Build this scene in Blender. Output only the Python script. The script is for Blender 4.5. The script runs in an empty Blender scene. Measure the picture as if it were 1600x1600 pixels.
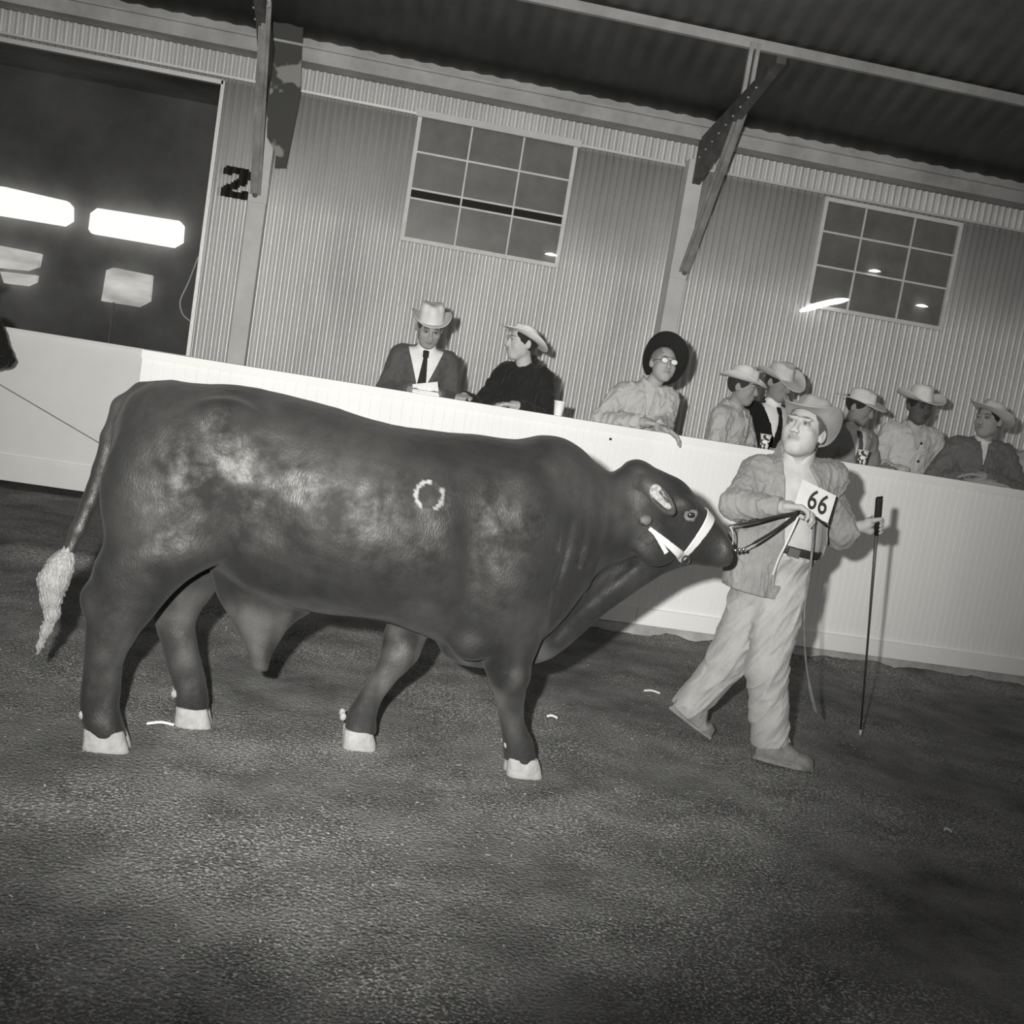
import bpy, math, random
import numpy as np
from mathutils import Vector, Matrix
random.seed(7)
sc = bpy.context.scene
COL = sc.collection
PI = math.pi
# ------------------------------------------------------------------ camera
FPX, CH = 1800.0, 1.5
YAW, PITCH, ROLL = math.radians(8.2), math.radians(-6.34), math.radians(9.28)
cf = Vector((math.sin(YAW)*math.cos(PITCH), math.cos(YAW)*math.cos(PITCH), math.sin(PITCH)))
r0 = Vector((math.cos(YAW), -math.sin(YAW), 0)); u0 = r0.cross(cf)
cr = r0*math.cos(ROLL)+u0*math.sin(ROLL); cu = -r0*math.sin(ROLL)+u0*math.cos(ROLL)
cam_d = bpy.data.cameras.new('camera'); cam = bpy.data.objects.new('camera', cam_d); COL.objects.link(cam)
cam_d.sensor_width = 36; cam_d.lens = 36*FPX/1600; cam_d.clip_end = 200
cam.matrix_world = Matrix(((cr.x, cu.x, -cf.x, 0), (cr.y, cu.y, -cf.y, 0), (cr.z, cu.z, -cf.z, CH), (0, 0, 0, 1)))
sc.camera = cam
WARM = (1.0, 0.985, 0.93)
# ------------------------------------------------------------------ world, flash, exposure
w = bpy.data.worlds.new('world'); sc.world = w; w.use_nodes = True
w.node_tree.nodes['Background'].inputs[0].default_value = (*WARM, 1)
w.node_tree.nodes['Background'].inputs[1].default_value = 0.225
fl = bpy.data.lights.new('camera_flash', 'SPOT'); flo = bpy.data.objects.new('camera_flash', fl); COL.objects.link(flo)
fl.energy = 2050; fl.color = WARM; fl.shadow_soft_size = 0.035; fl.spot_size = math.radians(73); fl.spot_blend = 1.0
flo.location = Vector((0, 0, CH)) - cr*0.22 + cu*0.16
aim = Vector((0.35, 7.2, 1.7))
flo.rotation_euler = (aim-flo.location).to_track_quat('-Z', 'Y').to_euler()
vs = sc.view_settings
vs.view_transform = 'Standard'; vs.look = 'None'; vs.exposure = 0.0; vs.gamma = 1.0; vs.use_curve_mapping = False

# ------------------------------------------------------------------ helpers
def ray(px, py): return cf + cr*((px-800)/FPX) - cu*((py-800)/FPX)
def onY(px, py, Y): d = ray(px, py); return Vector((0, 0, CH)) + d*(Y/d.y)
def gnd(px, py, z=0.0): d = ray(px, py); return Vector((0, 0, CH)) + d*((z-CH)/d.z)

def mat(name, col, rough=0.8, spec=0.3, var=0.0, vscale=6.0, bump=0.0, bscale=60.0, bdist=0.01, stretch=(1, 1, 1), attr=None, metal=0.0, detail=6.0, sheen=0.0, coords='Object'):
    m = bpy.data.materials.new(name); m.use_nodes = True; nt = m.node_tree; b = nt.nodes['Principled BSDF']
    if not isinstance(col, tuple): col = (col, col, col)
    b.inputs['Base Color'].default_value = (*col, 1); b.inputs['Roughness'].default_value = rough
    b.inputs['Specular IOR Level'].default_value = spec; b.inputs['Metallic'].default_value = metal
    if sheen: b.inputs['Sheen Weight'].default_value = sheen
    tc = nt.nodes.new('ShaderNodeTexCoord'); mp = nt.nodes.new('ShaderNodeMapping'); mp.inputs['Scale'].default_value = stretch
    nt.links.new(tc.outputs[coords], mp.inputs[0])
    cur = None
    if attr:
        a = nt.nodes.new('ShaderNodeAttribute'); a.attribute_name = attr; cur = a.outputs['Color']
    if var:
        n = nt.nodes.new('ShaderNodeTexNoise'); n.inputs['Scale'].default_value = vscale; n.inputs['Detail'].default_value = detail; n.inputs['Roughness'].default_value = 0.62
        nt.links.new(mp.outputs[0], n.inputs['Vector'])
        r = nt.nodes.new('ShaderNodeMapRange'); r.inputs[1].default_value = 0.25; r.inputs[2].default_value = 0.75
        r.inputs[3].default_value = 1-var; r.inputs[4].default_value = 1+var; nt.links.new(n.outputs[0], r.inputs[0])
        x = nt.nodes.new('ShaderNodeMix'); x.data_type = 'RGBA'; x.blend_type = 'MULTIPLY'; x.inputs[0].default_value = 1
        if cur: nt.links.new(cur, x.inputs[6])
        else: x.inputs[6].default_value = (*col, 1)
        nt.links.new(r.outputs[0], x.inputs[7]); cur = x.outputs[2]
    if cur: nt.links.new(cur, b.inputs['Base Color'])
    if bump:
        n2 = nt.nodes.new('ShaderNodeTexNoise'); n2.inputs['Scale'].default_value = bscale; n2.inputs['Detail'].default_value = 5
        nt.links.new(mp.outputs[0], n2.inputs['Vector'])
        bp = nt.nodes.new('ShaderNodeBump'); bp.inputs['Strength'].default_value = bump; bp.inputs['Distance'].default_value = bdist
        nt.links.new(n2.outputs[0], bp.inputs['Height']); nt.links.new(bp.outputs[0], b.inputs['Normal'])
    return m
def emit(name, s, var=0.0, vscale=8):
    m = bpy.data.materials.new(name); m.use_nodes = True; nt = m.node_tree; b = nt.nodes['Principled BSDF']
    b.inputs['Base Color'].default_value = (0.1, 0.1, 0.1, 1); b.inputs['Emission Color'].default_value = (*WARM, 1); b.inputs['Emission Strength'].default_value = s
    if var:
        tc = nt.nodes.new('ShaderNodeTexCoord'); n = nt.nodes.new('ShaderNodeTexNoise'); n.inputs['Scale'].default_value = vscale; n.inputs['Detail'].default_value = 3
        mp = nt.nodes.new('ShaderNodeMapping'); mp.inputs['Scale'].default_value = (0.5, 1, 1.6); nt.links.new(tc.outputs['Object'], mp.inputs[0]); nt.links.new(mp.outputs[0], n.inputs['Vector'])
        r = nt.nodes.new('ShaderNodeMapRange'); r.inputs[1].default_value = 0.3; r.inputs[2].default_value = 0.7; r.inputs[3].default_value = s*(1-var); r.inputs[4].default_value = s
        nt.links.new(n.outputs[0], r.inputs[0]); nt.links.new(r.outputs[0], b.inputs['Emission Strength'])
    return m

def link(name, verts, faces, m, parent=None, smooth=False):
    me = bpy.data.meshes.new(name)
    if isinstance(verts, np.ndarray) and isinstance(faces, np.ndarray):
        me.vertices.add(len(verts)); me.vertices.foreach_set('co', verts.astype(np.float32).ravel())
        k = faces.shape[1]
        me.loops.add(faces.size); me.loops.foreach_set('vertex_index', faces.astype(np.int32).ravel())
        me.polygons.add(len(faces)); me.polygons.foreach_set('loop_start', np.arange(0, faces.size, k, dtype=np.int32))
        me.update(calc_edges=True)
    else:
        me.from_pydata([tuple(v) for v in verts], [], faces)
    me.validate()
    if smooth: me.polygons.foreach_set('use_smooth', np.ones(len(me.polygons), dtype=bool))
    o = bpy.data.objects.new(name, me); COL.objects.link(o)
    if m: me.materials.append(m)
    if parent: o.parent = parent
    return o
def tag(o, label, cat=None, group=None, kind=None):
    if label: o['label'] = label
    if cat: o['category'] = cat
    if group: o['group'] = group
    if kind: o['kind'] = kind
    return o
def empty(name, loc, label, cat, group=None, rz=0.0):
    o = bpy.data.objects.new(name, None); COL.objects.link(o); o.location = loc; o.rotation_euler = (0, 0, rz); o.empty_display_size = 0.1
    return tag(o, label, cat, group)
class MB:
    def __init__(s): s.v = []; s.f = []
    def box(s, a, b):
        n = len(s.v); (x0, y0, z0), (x1, y1, z1) = a, b
        s.v += [(x0, y0, z0), (x1, y0, z0), (x1, y1, z0), (x0, y1, z0), (x0, y0, z1), (x1, y0, z1), (x1, y1, z1), (x0, y1, z1)]
        s.f += [tuple(n+i for i in q) for q in ((0, 3, 2, 1), (4, 5, 6, 7), (0, 1, 5, 4), (1, 2, 6, 5), (2, 3, 7, 6), (3, 0, 4, 7))]; return s
    def beam(s, a, b, wx, wy, up=(0, 0, 1)):
        a = Vector(a); b = Vector(b); d = (b-a).normalized(); x = d.cross(Vector(up))
        if x.length < 1e-4: x = Vector((1, 0, 0))
        x.normalize(); y = d.cross(x); n = len(s.v)
        for p in (a, b):
            for i, j in ((-1, -1), (1, -1), (1, 1), (-1, 1)): s.v.append(tuple(p+x*i*wx/2+y*j*wy/2))
        s.f += [tuple(n+i for i in q) for q in ((0, 3, 2, 1), (4, 5, 6, 7), (0, 1, 5, 4), (1, 2, 6, 5), (2, 3, 7, 6), (3, 0, 4, 7))]; return s
    def tube(s, pts, rad, seg=8, flat=1.0):
        pts = [Vector(p) for p in pts]; n0 = len(s.v)
        if not hasattr(rad, '__len__'): rad = [rad]*len(pts)
        px = None
        for i, p in enumerate(pts):
            d = (pts[min(i+1, len(pts)-1)]-pts[max(i-1, 0)]).normalized()
            x = d.cross(Vector((0, 1, 0.01))).normalized() if px is None else (px-d*px.dot(d)).normalized()
            px = x; y = d.cross(x)
            for k in range(seg):
                a = 2*PI*k/seg; s.v.append(tuple(p+x*math.cos(a)*rad[i]+y*math.sin(a)*rad[i]*flat))
        for i in range(len(pts)-1):
            for k in range(seg):
                a = n0+i*seg+k; b = n0+i*seg+(k+1) % seg; s.f.append((a, b, b+seg, a+seg))
        s.f.append(tuple(n0+k for k in range(seg))[::-1]); s.f.append(tuple(n0+(len(pts)-1)*seg+k for k in range(seg)))
        return s
    def lathe(s, c, prof, seg=24, ax=(1, 1)):
        n0 = len(s.v); c = Vector(c)
        for r, z in prof:
            for k in range(seg):
                a = 2*PI*k/seg; s.v.append((c.x+r*ax[0]*math.cos(a), c.y+r*ax[1]*math.sin(a), c.z+z))
        for i in range(len(prof)-1):
            for k in range(seg):
                a = n0+i*seg+k; b = n0+i*seg+(k+1) % seg; s.f.append((a, b, b+seg, a+seg))
        return s
    def build(s, name, m, parent=None, smooth=False): return link(name, s.v, s.f, m, parent, smooth)
def bez(pts, n=8):   # Catmull-Rom through points
    P = [np.array(p, float) for p in pts]; P = [2*P[0]-P[1]]+P+[2*P[-1]-P[-2]]; out = []
    for i in range(1, len(P)-2):
        for k in range(n):
            t = k/n; a, b, c, d = P[i-1:i+3]
            out.append(tuple(0.5*((2*b)+(c-a)*t+(2*a-5*b+4*c-d)*t*t+(3*b-a-3*c+d)*t**3)))
    out.append(tuple(P[-2])); return out

# ------------------------------------------------------------------ signed-distance modelling
def smin(a, b, k):
    if k <= 0: return np.minimum(a, b)
    h = np.clip(0.5+0.5*(b-a)/k, 0, 1); return b+(a-b)*h-k*h*(1-h)
def smax(a, b, k): return -smin(-a, -b, k)
def ell(P, c, r, R=None):
    q = P-np.asarray(c, np.float32)
    if R is not None: q = q@np.asarray(R, np.float32)
    k0 = np.linalg.norm(q/np.asarray(r, np.float32), axis=1)+1e-6; l = np.linalg.norm(q, axis=1)
    return np.where(k0 < 0.05, -min(r), l*(1-1/k0))
def cone(P, a, b, ra, rb, sq=None):
    a = np.asarray(a, np.float32); b = np.asarray(b, np.float32); ba = b-a; q = P-a
    t = np.clip(q@ba/(ba@ba+1e-9), 0, 1); return np.linalg.norm(q-t[:, None]*ba, axis=1)-(ra+(rb-ra)*t)
def hermite(tab, t):
    T = np.array(sorted(tab)); x = T[:, 0]; out = []
    i = np.clip(np.searchsorted(x, t)-1, 0, len(x)-2); hh = x[i+1]-x[i]; s = np.clip((t-x[i])/hh, 0, 1)
    for c in range(1, T.shape[1]):
        y = T[:, c]; m = np.gradient(y, x)
        out.append((2*s**3-3*s**2+1)*y[i]+(s**3-2*s**2+s)*hh*m[i]+(-2*s**3+3*s**2)*y[i+1]+(s**3-s**2)*hh*m[i+1])
    return out
def loft(P, ax, tab, p=2.2):   # tab rows: t, c1, h1, c2, h2 for the two other axes in order
    o = [i for i in range(3) if i != ax]; t = P[:, ax]; c1, h1, c2, h2 = hermite(tab, t)
    a = P[:, o[0]]-c1; b = P[:, o[1]]-c2
    q = ((np.abs(a)/h1)**p+(np.abs(b)/h2)**p)**(1/p)+1e-6; l = np.sqrt(a*a+b*b)
    d = np.where(q < 0.05, -np.minimum(h1, h2), l*(1-1/q))
    tt = sorted(tab); dt = np.maximum(tt[0][0]-t, t-tt[-1][0])
    return np.where(dt > 0, np.sqrt(np.maximum(d, 0)**2+dt**2), np.maximum(d, dt))
def noise3(P, f, seed=0):
    rs = np.random.RandomState(seed); s = 0
    for i in range(5):
        k = rs.normal(size=3); k /= np.linalg.norm(k); s = s+np.sin(P@(k*f*(0.7+0.3*i)).astype(np.float32)+rs.uniform(0, 6)+1.3*np.sin(P@(rs.normal(size=3)*f*0.5).astype(np.float32)))
    return s/5
def folds(P, amp, f, seed):   # crisp cloth creases
    return -amp*np.clip(1-2.4*np.abs(noise3(P, f, seed)), 0, 1)**1.5
def mesh_sdf(fn, lo, hi, h):
    B = 8; lo = np.array(lo, float); nb = np.ceil((np.array(hi)-lo)/(h*B)).astype(int); n = nb*B+1
    idx = np.stack(np.meshgrid(*[np.arange(k) for k in nb], indexing='ij'), -1).reshape(-1, 3)
    cen = (lo+(idx+0.5)*B*h).astype(np.float32); d = fn(cen)
    V = np.repeat(np.repeat(np.repeat(d.reshape(nb), B, 0), B, 1), B, 2); V = np.pad(V, ((0, 1),)*3, mode='edge').astype(np.float32)
    act = idx[np.abs(d) < B*h*1.15]
    loc = np.stack(np.meshgrid(*[np.arange(B+1)]*3, indexing='ij'), -1).reshape(-1, 3)
    for s in range(0, len(act), 600):
        a = act[s:s+600]; g = (a[:, None, :]*B+loc[None]).reshape(-1, 3)
        V[g[:, 0], g[:, 1], g[:, 2]] = fn((lo+g*h).astype(np.float32))
    ins = V < 0; c = np.zeros(n-1, np.int8)
    for i in (0, 1):
        for j in (0, 1):
            for k in (0, 1): c += ins[i:n[0]-1+i, j:n[1]-1+j, k:n[2]-1+k]
    cells = np.argwhere((c > 0) & (c < 8)); cid = np.full(n-1, -1, np.int32); cid[tuple(cells.T)] = np.arange(len(cells))
    acc = np.zeros((len(cells), 3)); cnt = np.zeros(len(cells))
    cor = [(i, j, k) for i in (0, 1) for j in (0, 1) for k in (0, 1)]
    for a in cor:
        for b in cor:
            if sum(b)-sum(a) == 1 and sum(abs(x-y) for x, y in zip(a, b)) == 1:
                ia = cells+a; ib = cells+b; va = V[tuple(ia.T)]; vb = V[tuple(ib.T)]; m = (va < 0) != (vb < 0)
                t = np.where(m, va/(va-vb+1e-20), 0)[:, None]
                acc += np.where(m[:, None], np.array(a)+t*(np.array(b)-np.array(a)), 0); cnt += m
    verts = lo+(cells+acc/cnt[:, None])*h; F = []
    for ax in range(3):
        o1, o2 = (ax+1) % 3, (ax+2) % 3
        sl = [slice(None)]*3; sr = [slice(None)]*3; sl[ax] = slice(0, n[ax]-1); sr[ax] = slice(1, n[ax])
        e = np.argwhere(ins[tuple(sl)] != ins[tuple(sr)])
        e = e[(e[:, o1] > 0) & (e[:, o2] > 0) & (e[:, o1] < n[o1]-1) & (e[:, o2] < n[o2]-1)]
        def cc(d1, d2): q = e.copy(); q[:, o1] -= d1; q[:, o2] -= d2; return cid[tuple(q.T)]
        q = np.stack([cc(1, 1), cc(0, 1), cc(0, 0), cc(1, 0)], 1); fl_ = ~ins[tuple(e.T)]; q[fl_] = q[fl_][:, ::-1]; F.append(q)
    F = np.concatenate(F); F = F[(F >= 0).all(1)]
    return verts, F
def sdf_obj(name, fn, lo, hi, h, m, parent=None, color=None):
    v, f = mesh_sdf(fn, lo, hi, h)
    o = link(name, v, f, m, parent, True)
    if color is not None:
        me = o.data; co = np.empty(len(me.vertices)*3, np.float32); me.vertices.foreach_get('co', co)
        c = color(co.reshape(-1, 3)); at = me.color_attributes.new('tone', 'FLOAT_COLOR', 'POINT')
        at.data.foreach_set('color', np.stack([c, c, c, np.ones_like(c)], 1).astype(np.float32).ravel())
    return o
def sstep(a, b, x): t = np.clip((x-a)/(b-a), 0, 1); return t*t*(3-2*t)
# ================================================================== the building, barrier and ground
YW, YB = 10.0, 7.2
M_wall = mat('galvanised_sheet', 0.66, 0.5, 0.4, metal=.45, var=0.16, vscale=1.6, bump=0.15, bscale=90, stretch=(1, 1, .35))
M_trimwood = mat('painted_timber', 0.42, 0.8, 0.2, var=0.3, vscale=3, bump=0.3, bscale=40)
M_col = mat('pale_column_paint', 0.62, 0.75, 0.2, var=0.12, vscale=4)
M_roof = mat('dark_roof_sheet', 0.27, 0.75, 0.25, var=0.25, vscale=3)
M_steel = mat('dark_steel', 0.10, 0.6, 0.35, var=0.5, vscale=9)
M_steel2 = mat('worn_steel_brace', 0.26, 0.6, 0.35, var=0.5, vscale=7, stretch=(1, 1, .5))
M_patch = mat('dark_patchy', .05, .7, .3); nt = M_patch.node_tree; tc = [q for q in nt.nodes if q.type == 'TEX_COORD'][0]; n_ = nt.nodes.new('ShaderNodeTexNoise'); n_.inputs['Scale'].default_value = 5.5; n_.inputs['Detail'].default_value = 2  # dark tone broken by paler noise patches
cr2 = nt.nodes.new('ShaderNodeValToRGB'); cr2.color_ramp.elements[0].position = .56; cr2.color_ramp.elements[0].color = (.07, .07, .068, 1); cr2.color_ramp.elements[1].position = .60; cr2.color_ramp.elements[1].color = (.30, .30, .29, 1)
nt.links.new(tc.outputs['Object'], n_.inputs['Vector']); nt.links.new(n_.outputs[0], cr2.inputs[0]); nt.links.new(cr2.outputs[0], nt.nodes['Principled BSDF'].inputs['Base Color'])
M_frame = mat('window_steel_frame', 0.70, 0.6, 0.3, var=0.12, vscale=12)
M_glass = mat('dusty_glass', (.15, .15, .145), 0.3, 0.5, var=0.3, vscale=4)
M_white = mat('white_board_paint', 0.86, 0.65, 0.25, var=0.05, vscale=2.5, bump=0.25, bscale=50, bdist=.004, stretch=(1, 1, .25))
M_gate = mat('white_gate_paint', 0.95, 0.6, 0.3, var=0.04, vscale=3)
M_conc = mat('footing_concrete', 0.42, 0.9, 0.2, var=0.35, vscale=5, bump=0.5, bscale=50)
M_black = mat('black_paint', 0.02, 0.7, 0.2)
M_hall = mat('dark_hall_surface', 0.30, 0.9, 0.1, var=0.4, vscale=.8)
M_dirt = mat('arena_dirt', 0.18, 0.95, 0.1, var=0.62, vscale=3.2, detail=14, bump=1.0, bscale=75, bdist=.02)
nt = M_dirt.node_tree   # pale shavings mixed in the dirt and damp darker zones
b_ = nt.nodes['Principled BSDF']; src = b_.inputs['Base Color'].links[0].from_socket
tc = [n for n in nt.nodes if n.type == 'TEX_COORD'][0]
n1 = nt.nodes.new('ShaderNodeTexNoise'); n1.inputs['Scale'].default_value = 110; n1.inputs['Detail'].default_value = 4; nt.links.new(tc.outputs['Object'], n1.inputs['Vector'])
n2 = nt.nodes.new('ShaderNodeTexNoise'); n2.inputs['Scale'].default_value = 1.1; n2.inputs['Detail'].default_value = 3; nt.links.new(tc.outputs['Object'], n2.inputs['Vector'])
r1 = nt.nodes.new('ShaderNodeMapRange'); r1.inputs[1].default_value = .50; r1.inputs[2].default_value = .66; nt.links.new(n1.outputs[0], r1.inputs[0])
r2 = nt.nodes.new('ShaderNodeMapRange'); r2.inputs[1].default_value = .38; r2.inputs[2].default_value = .62; r2.inputs[3].default_value = .15; r2.inputs[4].default_value = 1; nt.links.new(n2.outputs[0], r2.inputs[0])
mu = nt.nodes.new('ShaderNodeMath'); mu.operation = 'MULTIPLY'; nt.links.new(r1.outputs[0], mu.inputs[0]); nt.links.new(r2.outputs[0], mu.inputs[1])
mx = nt.nodes.new('ShaderNodeMix'); mx.data_type = 'RGBA'; nt.links.new(mu.outputs[0], mx.inputs[0]); nt.links.new(src, mx.inputs[6]); mx.inputs[7].default_value = (.66, .66, .65, 1)
nt.links.new(mx.outputs[2], b_.inputs['Base Color'])

# ground: fine mesh in the ring, flat beyond
def gnoise(x, y):
    P = np.stack([x, y, x*0], 1).astype(np.float32)
    z = .007*noise3(P, 7, 1)+.004*noise3(P, 22, 2)+.002*noise3(P, 60, 4)
    bank = sstep(6.93, 7.22, y)
    rag = .030+.040*noise3(P*np.array([1, 0, 0], np.float32), 2.2, 9)+.022*noise3(P*np.array([1, 0, 0], np.float32), 13, 6)+.012*noise3(P*np.array([1, .2, 0], np.float32), 45, 8)
    return z+bank*np.clip(rag, -.01, .085)
xs = np.arange(-7, 8.5, .035); ys = np.concatenate([np.arange(-1, 6.9, .05), np.arange(6.9, 7.3, .02)])
X, Y = np.meshgrid(xs, ys, indexing='ij'); v = np.stack([X.ravel(), Y.ravel(), gnoise(X.ravel(), Y.ravel())], 1)
I = np.arange(len(xs)*len(ys)).reshape(len(xs), len(ys)); f = np.stack([I[:-1, :-1].ravel(), I[1:, :-1].ravel(), I[1:, 1:].ravel(), I[:-1, 1:].ravel()], 1)
tag(link('floor', v, f, M_dirt, None, True), 'dark dirt and sawdust ring floor', kind='structure')
g2 = MB(); g2.box((-14, 7.28, -.2), (14, 27, -.012)); g2.box((-14, -8, -.2), (14, -1, -.005)); g2.box((-14, -1, -.2), (-7, 7.28, -.005)); g2.box((8.46, -1, -.2), (14, 7.28, -.005))
tag(g2.build('floor', M_dirt), 'dirt floor beyond the ring', kind='structure')

# scattered pale shavings on the dirt
v = []; f = []
rs = np.random.RandomState(3)
for i in range(5200):
    y = 2.6+4.3*rs.rand()**1.2; x = -2.6+7.2*rs.rand()
    if noise3(np.array([[x, y, 0]], np.float32), 2.5, 12)[0] < rs.uniform(-.5, .7): continue
    if x > 2.0 and rs.rand() < .75: continue
    a = rs.uniform(0, PI); L = rs.uniform(.0025, .006)*(1.8 if rs.rand() < .03 else 1); W = L*rs.uniform(.3, .6)
    z = gnoise(np.array([x]), np.array([y]))[0]+.003; n = len(v); c, s = math.cos(a), math.sin(a); t = rs.uniform(-.4, .4)*L
    for (p, q) in ((-1, -1), (1, -1), (1, 1), (-1, 1)): v.append((x+c*p*L-s*q*W, y+s*p*L+c*q*W, z+p*t+.002)) 
    v.append((x, y, z+.004)); f += [(n, n+1, n+4), (n+1, n+2, n+4), (n+2, n+3, n+4), (n+3, n, n+4)]
tag(link('wood_shavings', v, f, mat('pale_shaving', .40, .9, .1)), 'pale wood shavings scattered over the dirt', 'shavings', kind='stuff')
sp = mat('pale_litter', .7, .8, .2)
for (px, py, L, a, lab, sh) in ((250, 1137, .10, .15, 'pale curled straw piece lying by the rear hooves', 'straw'), (1018, 1085, .085, -.25, 'pale straw piece behind the handler rear shoe', 'straw'), (862, 1125, .05, -.3, 'pale wood chip right of the front hoof', 'wood_chip'), (1480, 1303, .03, -.6, 'lone pale chip on the bare dirt at lower right', 'wood_chip')):
    p = gnd(px, py); mb = MB(); mb.tube(bez([(p.x-L/2*math.cos(a), p.y-L/2*math.sin(a), .012), (p.x, p.y+.01, .018), (p.x+L/2*math.cos(a), p.y+L/2*math.sin(a), .014)], 5), .006, 6, .5)
    tag(mb.build(sh, sp, None, True), lab, 'straw' if sh == 'straw' else 'wood chip')

# corrugated wall with openings
W1 = (0.13, 1.48, 2.536, 3.578); W2 = (3.74, 5.03, 2.588, 3.53); DOOR = (-9, -1.475, -1, 3.53)
def corr(t): return 1.6*(1-abs(math.sin(PI*(t+.5))))**1.0-.6   # broad crests, narrow valleys
def corr_sheet(name, x0, x1, zs, y, holes, amp=.018, pitch=.062, m=None, parent=None, seg=12):
    k0 = int(math.floor(x0/pitch)); k1 = int(math.ceil(x1/pitch)); xs = [pitch*(k+t) for k in range(k0, k1) for t in (0, .12, .24, .35, .44, .5, .56, .65, .76, .88)]+[pitch*k1]; nx = len(xs)-1; v = []; f = []; zs = sorted(zs); idx = {}
    for i, x in enumerate(xs):
        for j, z in enumerate(zs):
            v.append((x, y+amp*corr(x/pitch), z))
    nz = len(zs)
    for i in range(nx):
        xm = (xs[i]+xs[i+1])/2
        for j in range(nz-1):
            zm = (zs[j]+zs[j+1])/2
            if any(h[0] < xm < h[1] and h[2] < zm < h[3] for h in holes): continue
            a = i*nz+j; f.append((a, a+nz, a+nz+1, a+1))
    o = link(name, np.array(v), np.array(f), m, parent, False)
    return o
tag(corr_sheet('wall_back', -9, 10, [-.02, W1[2], W2[2], W2[3], 3.53, W1[3], 3.60], YW, [W1, W2, DOOR], m=M_wall), 'corrugated metal wall behind the spectators', kind='structure')
tag(corr_sheet('trim_1', -9, 10, [3.56, 3.75], YW-.035, [], amp=.014, m=M_wall), 'corrugated strip along the wall top', kind='structure')
mb = MB(); mb.box((-9, YW-.06, 3.555), (10, YW-.03, 3.575)); tag(mb.build('trim_2', M_wall), 'flashing edge above the windows', kind='structure')
mb = MB(); mb.box((-9, 9.74, 3.755), (10, 9.99, 3.87)); mb.box((-9, 9.71, 3.858), (10, 9.80, 3.876)); tag(mb.build('trim_3', M_trimwood), 'eave beam above the corrugated wall', kind='structure')
mb = MB(); mb.box((-9, 9.84, 3.876), (10, 9.87, 3.985)); tag(mb.build('trim_4', M_trimwood), 'timber plate under the roof edge', kind='structure')
# roof underside, ribbed sheet rising toward the camera
def roof():
    nx = 19*24; xs = np.linspace(-9, 10, nx+1); v = []; f = []
    ysr = [10.2, 2.0]
    for i, x in enumerate(xs):
        for y in ysr: v.append((x, y, 3.98+.42*(9.8-y)+.006*math.cos(i*PI/2)))
    for i in range(nx): a = i*2; f.append((a, a+1, a+3, a+2))
    o = link('ceiling', np.array(v), np.array(f), M_roof, None, True); so = o.modifiers.new('t', 'SOLIDIFY'); so.thickness = .01
    return o
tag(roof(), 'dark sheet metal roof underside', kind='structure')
mb = MB(); mb.beam((-9, 8.85, 4.315), (10, 8.85, 4.315), .05, .075); tag(mb.build('trim_5', M_trimwood), 'roof purlin across the upper right', kind='structure')
for x in (6.2,): pass
# columns, rafters and braces
for k, (cx, lab) in enumerate(((-1.065, 'left'), (2.50, 'right'))):
    mb = MB(); mb.box((cx-.07, 9.80, 0), (cx+.07, 9.985, 3.60))
    mb.box((cx-.075, 9.785, 2.60), (cx+.075, 9.80, 2.76))
    tag(mb.build('column', M_col), 'pale square column on the %s of the wall' % lab, 'column', 'wall columns')
    ex = cx+(-.05, .01)[k]
    e = empty('roof_brace', (ex, 9.8, 2.6), 'steel knee brace and tapered rafter above the %s column' % lab, 'roof brace')
    mb = MB(); mb.beam((.03, -.02, .06), (.03, -.98, 1.30), .055, .04, (1, 0, 0)); mb.beam((.03, -.02, .06), (.03, -.98, 1.30), .012, .085, (1, 0, 0)); mb.build('brace', M_steel2, e)
    mb = MB(); mb.beam((.05, -.97, 1.26), (.05, -.97, 1.72), .035, .03, (1, 0, 0)); mb.beam((-.0, -.97, 1.26), (-.0, -.97, 1.72), .035, .03, (1, 0, 0)); mb.build('hanger', M_trimwood, e)
    n = [(-.03, .0, .80), (-.03, .0, 1.17), (-.03, -1.75, 1.42), (-.03, -1.75, 1.37), (-.03, -.9, 1.16)]
    v = [(x, y, z) for x, y, z in n]+[(x+.07, y, z) for x, y, z in n]
    f = [(0, 1, 2, 3, 4), (9, 8, 7, 6, 5)]+[(i, (i+1) % 5+0, (i+1) % 5+5, i+5) for i in range(5)]
    raf = link('rafter', v, f, M_steel, e)
    for q in range(9): mb = MB(); mb.lathe((-.035, -.12-q*.16, 1.0+q*.035), [(.0, .008), (.009, .004), (.009, -.004), (0, -.008)], 6); mb.build('rivet', M_trimwood, raf)
    if k == 0:
        gp = [onY(a, b, 9.72)-Vector((ex, 9.8, 2.6)) for a, b in ((424, 30), (474, 40), (469, 150), (458, 205), (446, 262), (429, 262), (431, 240), (417, 214), (417, 120))]  # outline of a ragged dark plate to the right of the left brace
        n_ = len(gp); link('dark_patchy_plate', [tuple(q) for q in gp]+[(q.x, q.y+.02, q.z) for q in gp], [tuple(range(n_)), tuple(range(2*n_-1, n_-1, -1))]+[(i, n_+i, n_+(i+1) % n_, (i+1) % n_) for i in range(n_)], M_patch, e)
    mb = MB(); mb.lathe((.03, -.05, .05), [(0, .02), (.018, .012), (.02, -.01), (0, -.02)], 8); mb.build('bolt', M_steel, e)
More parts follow.
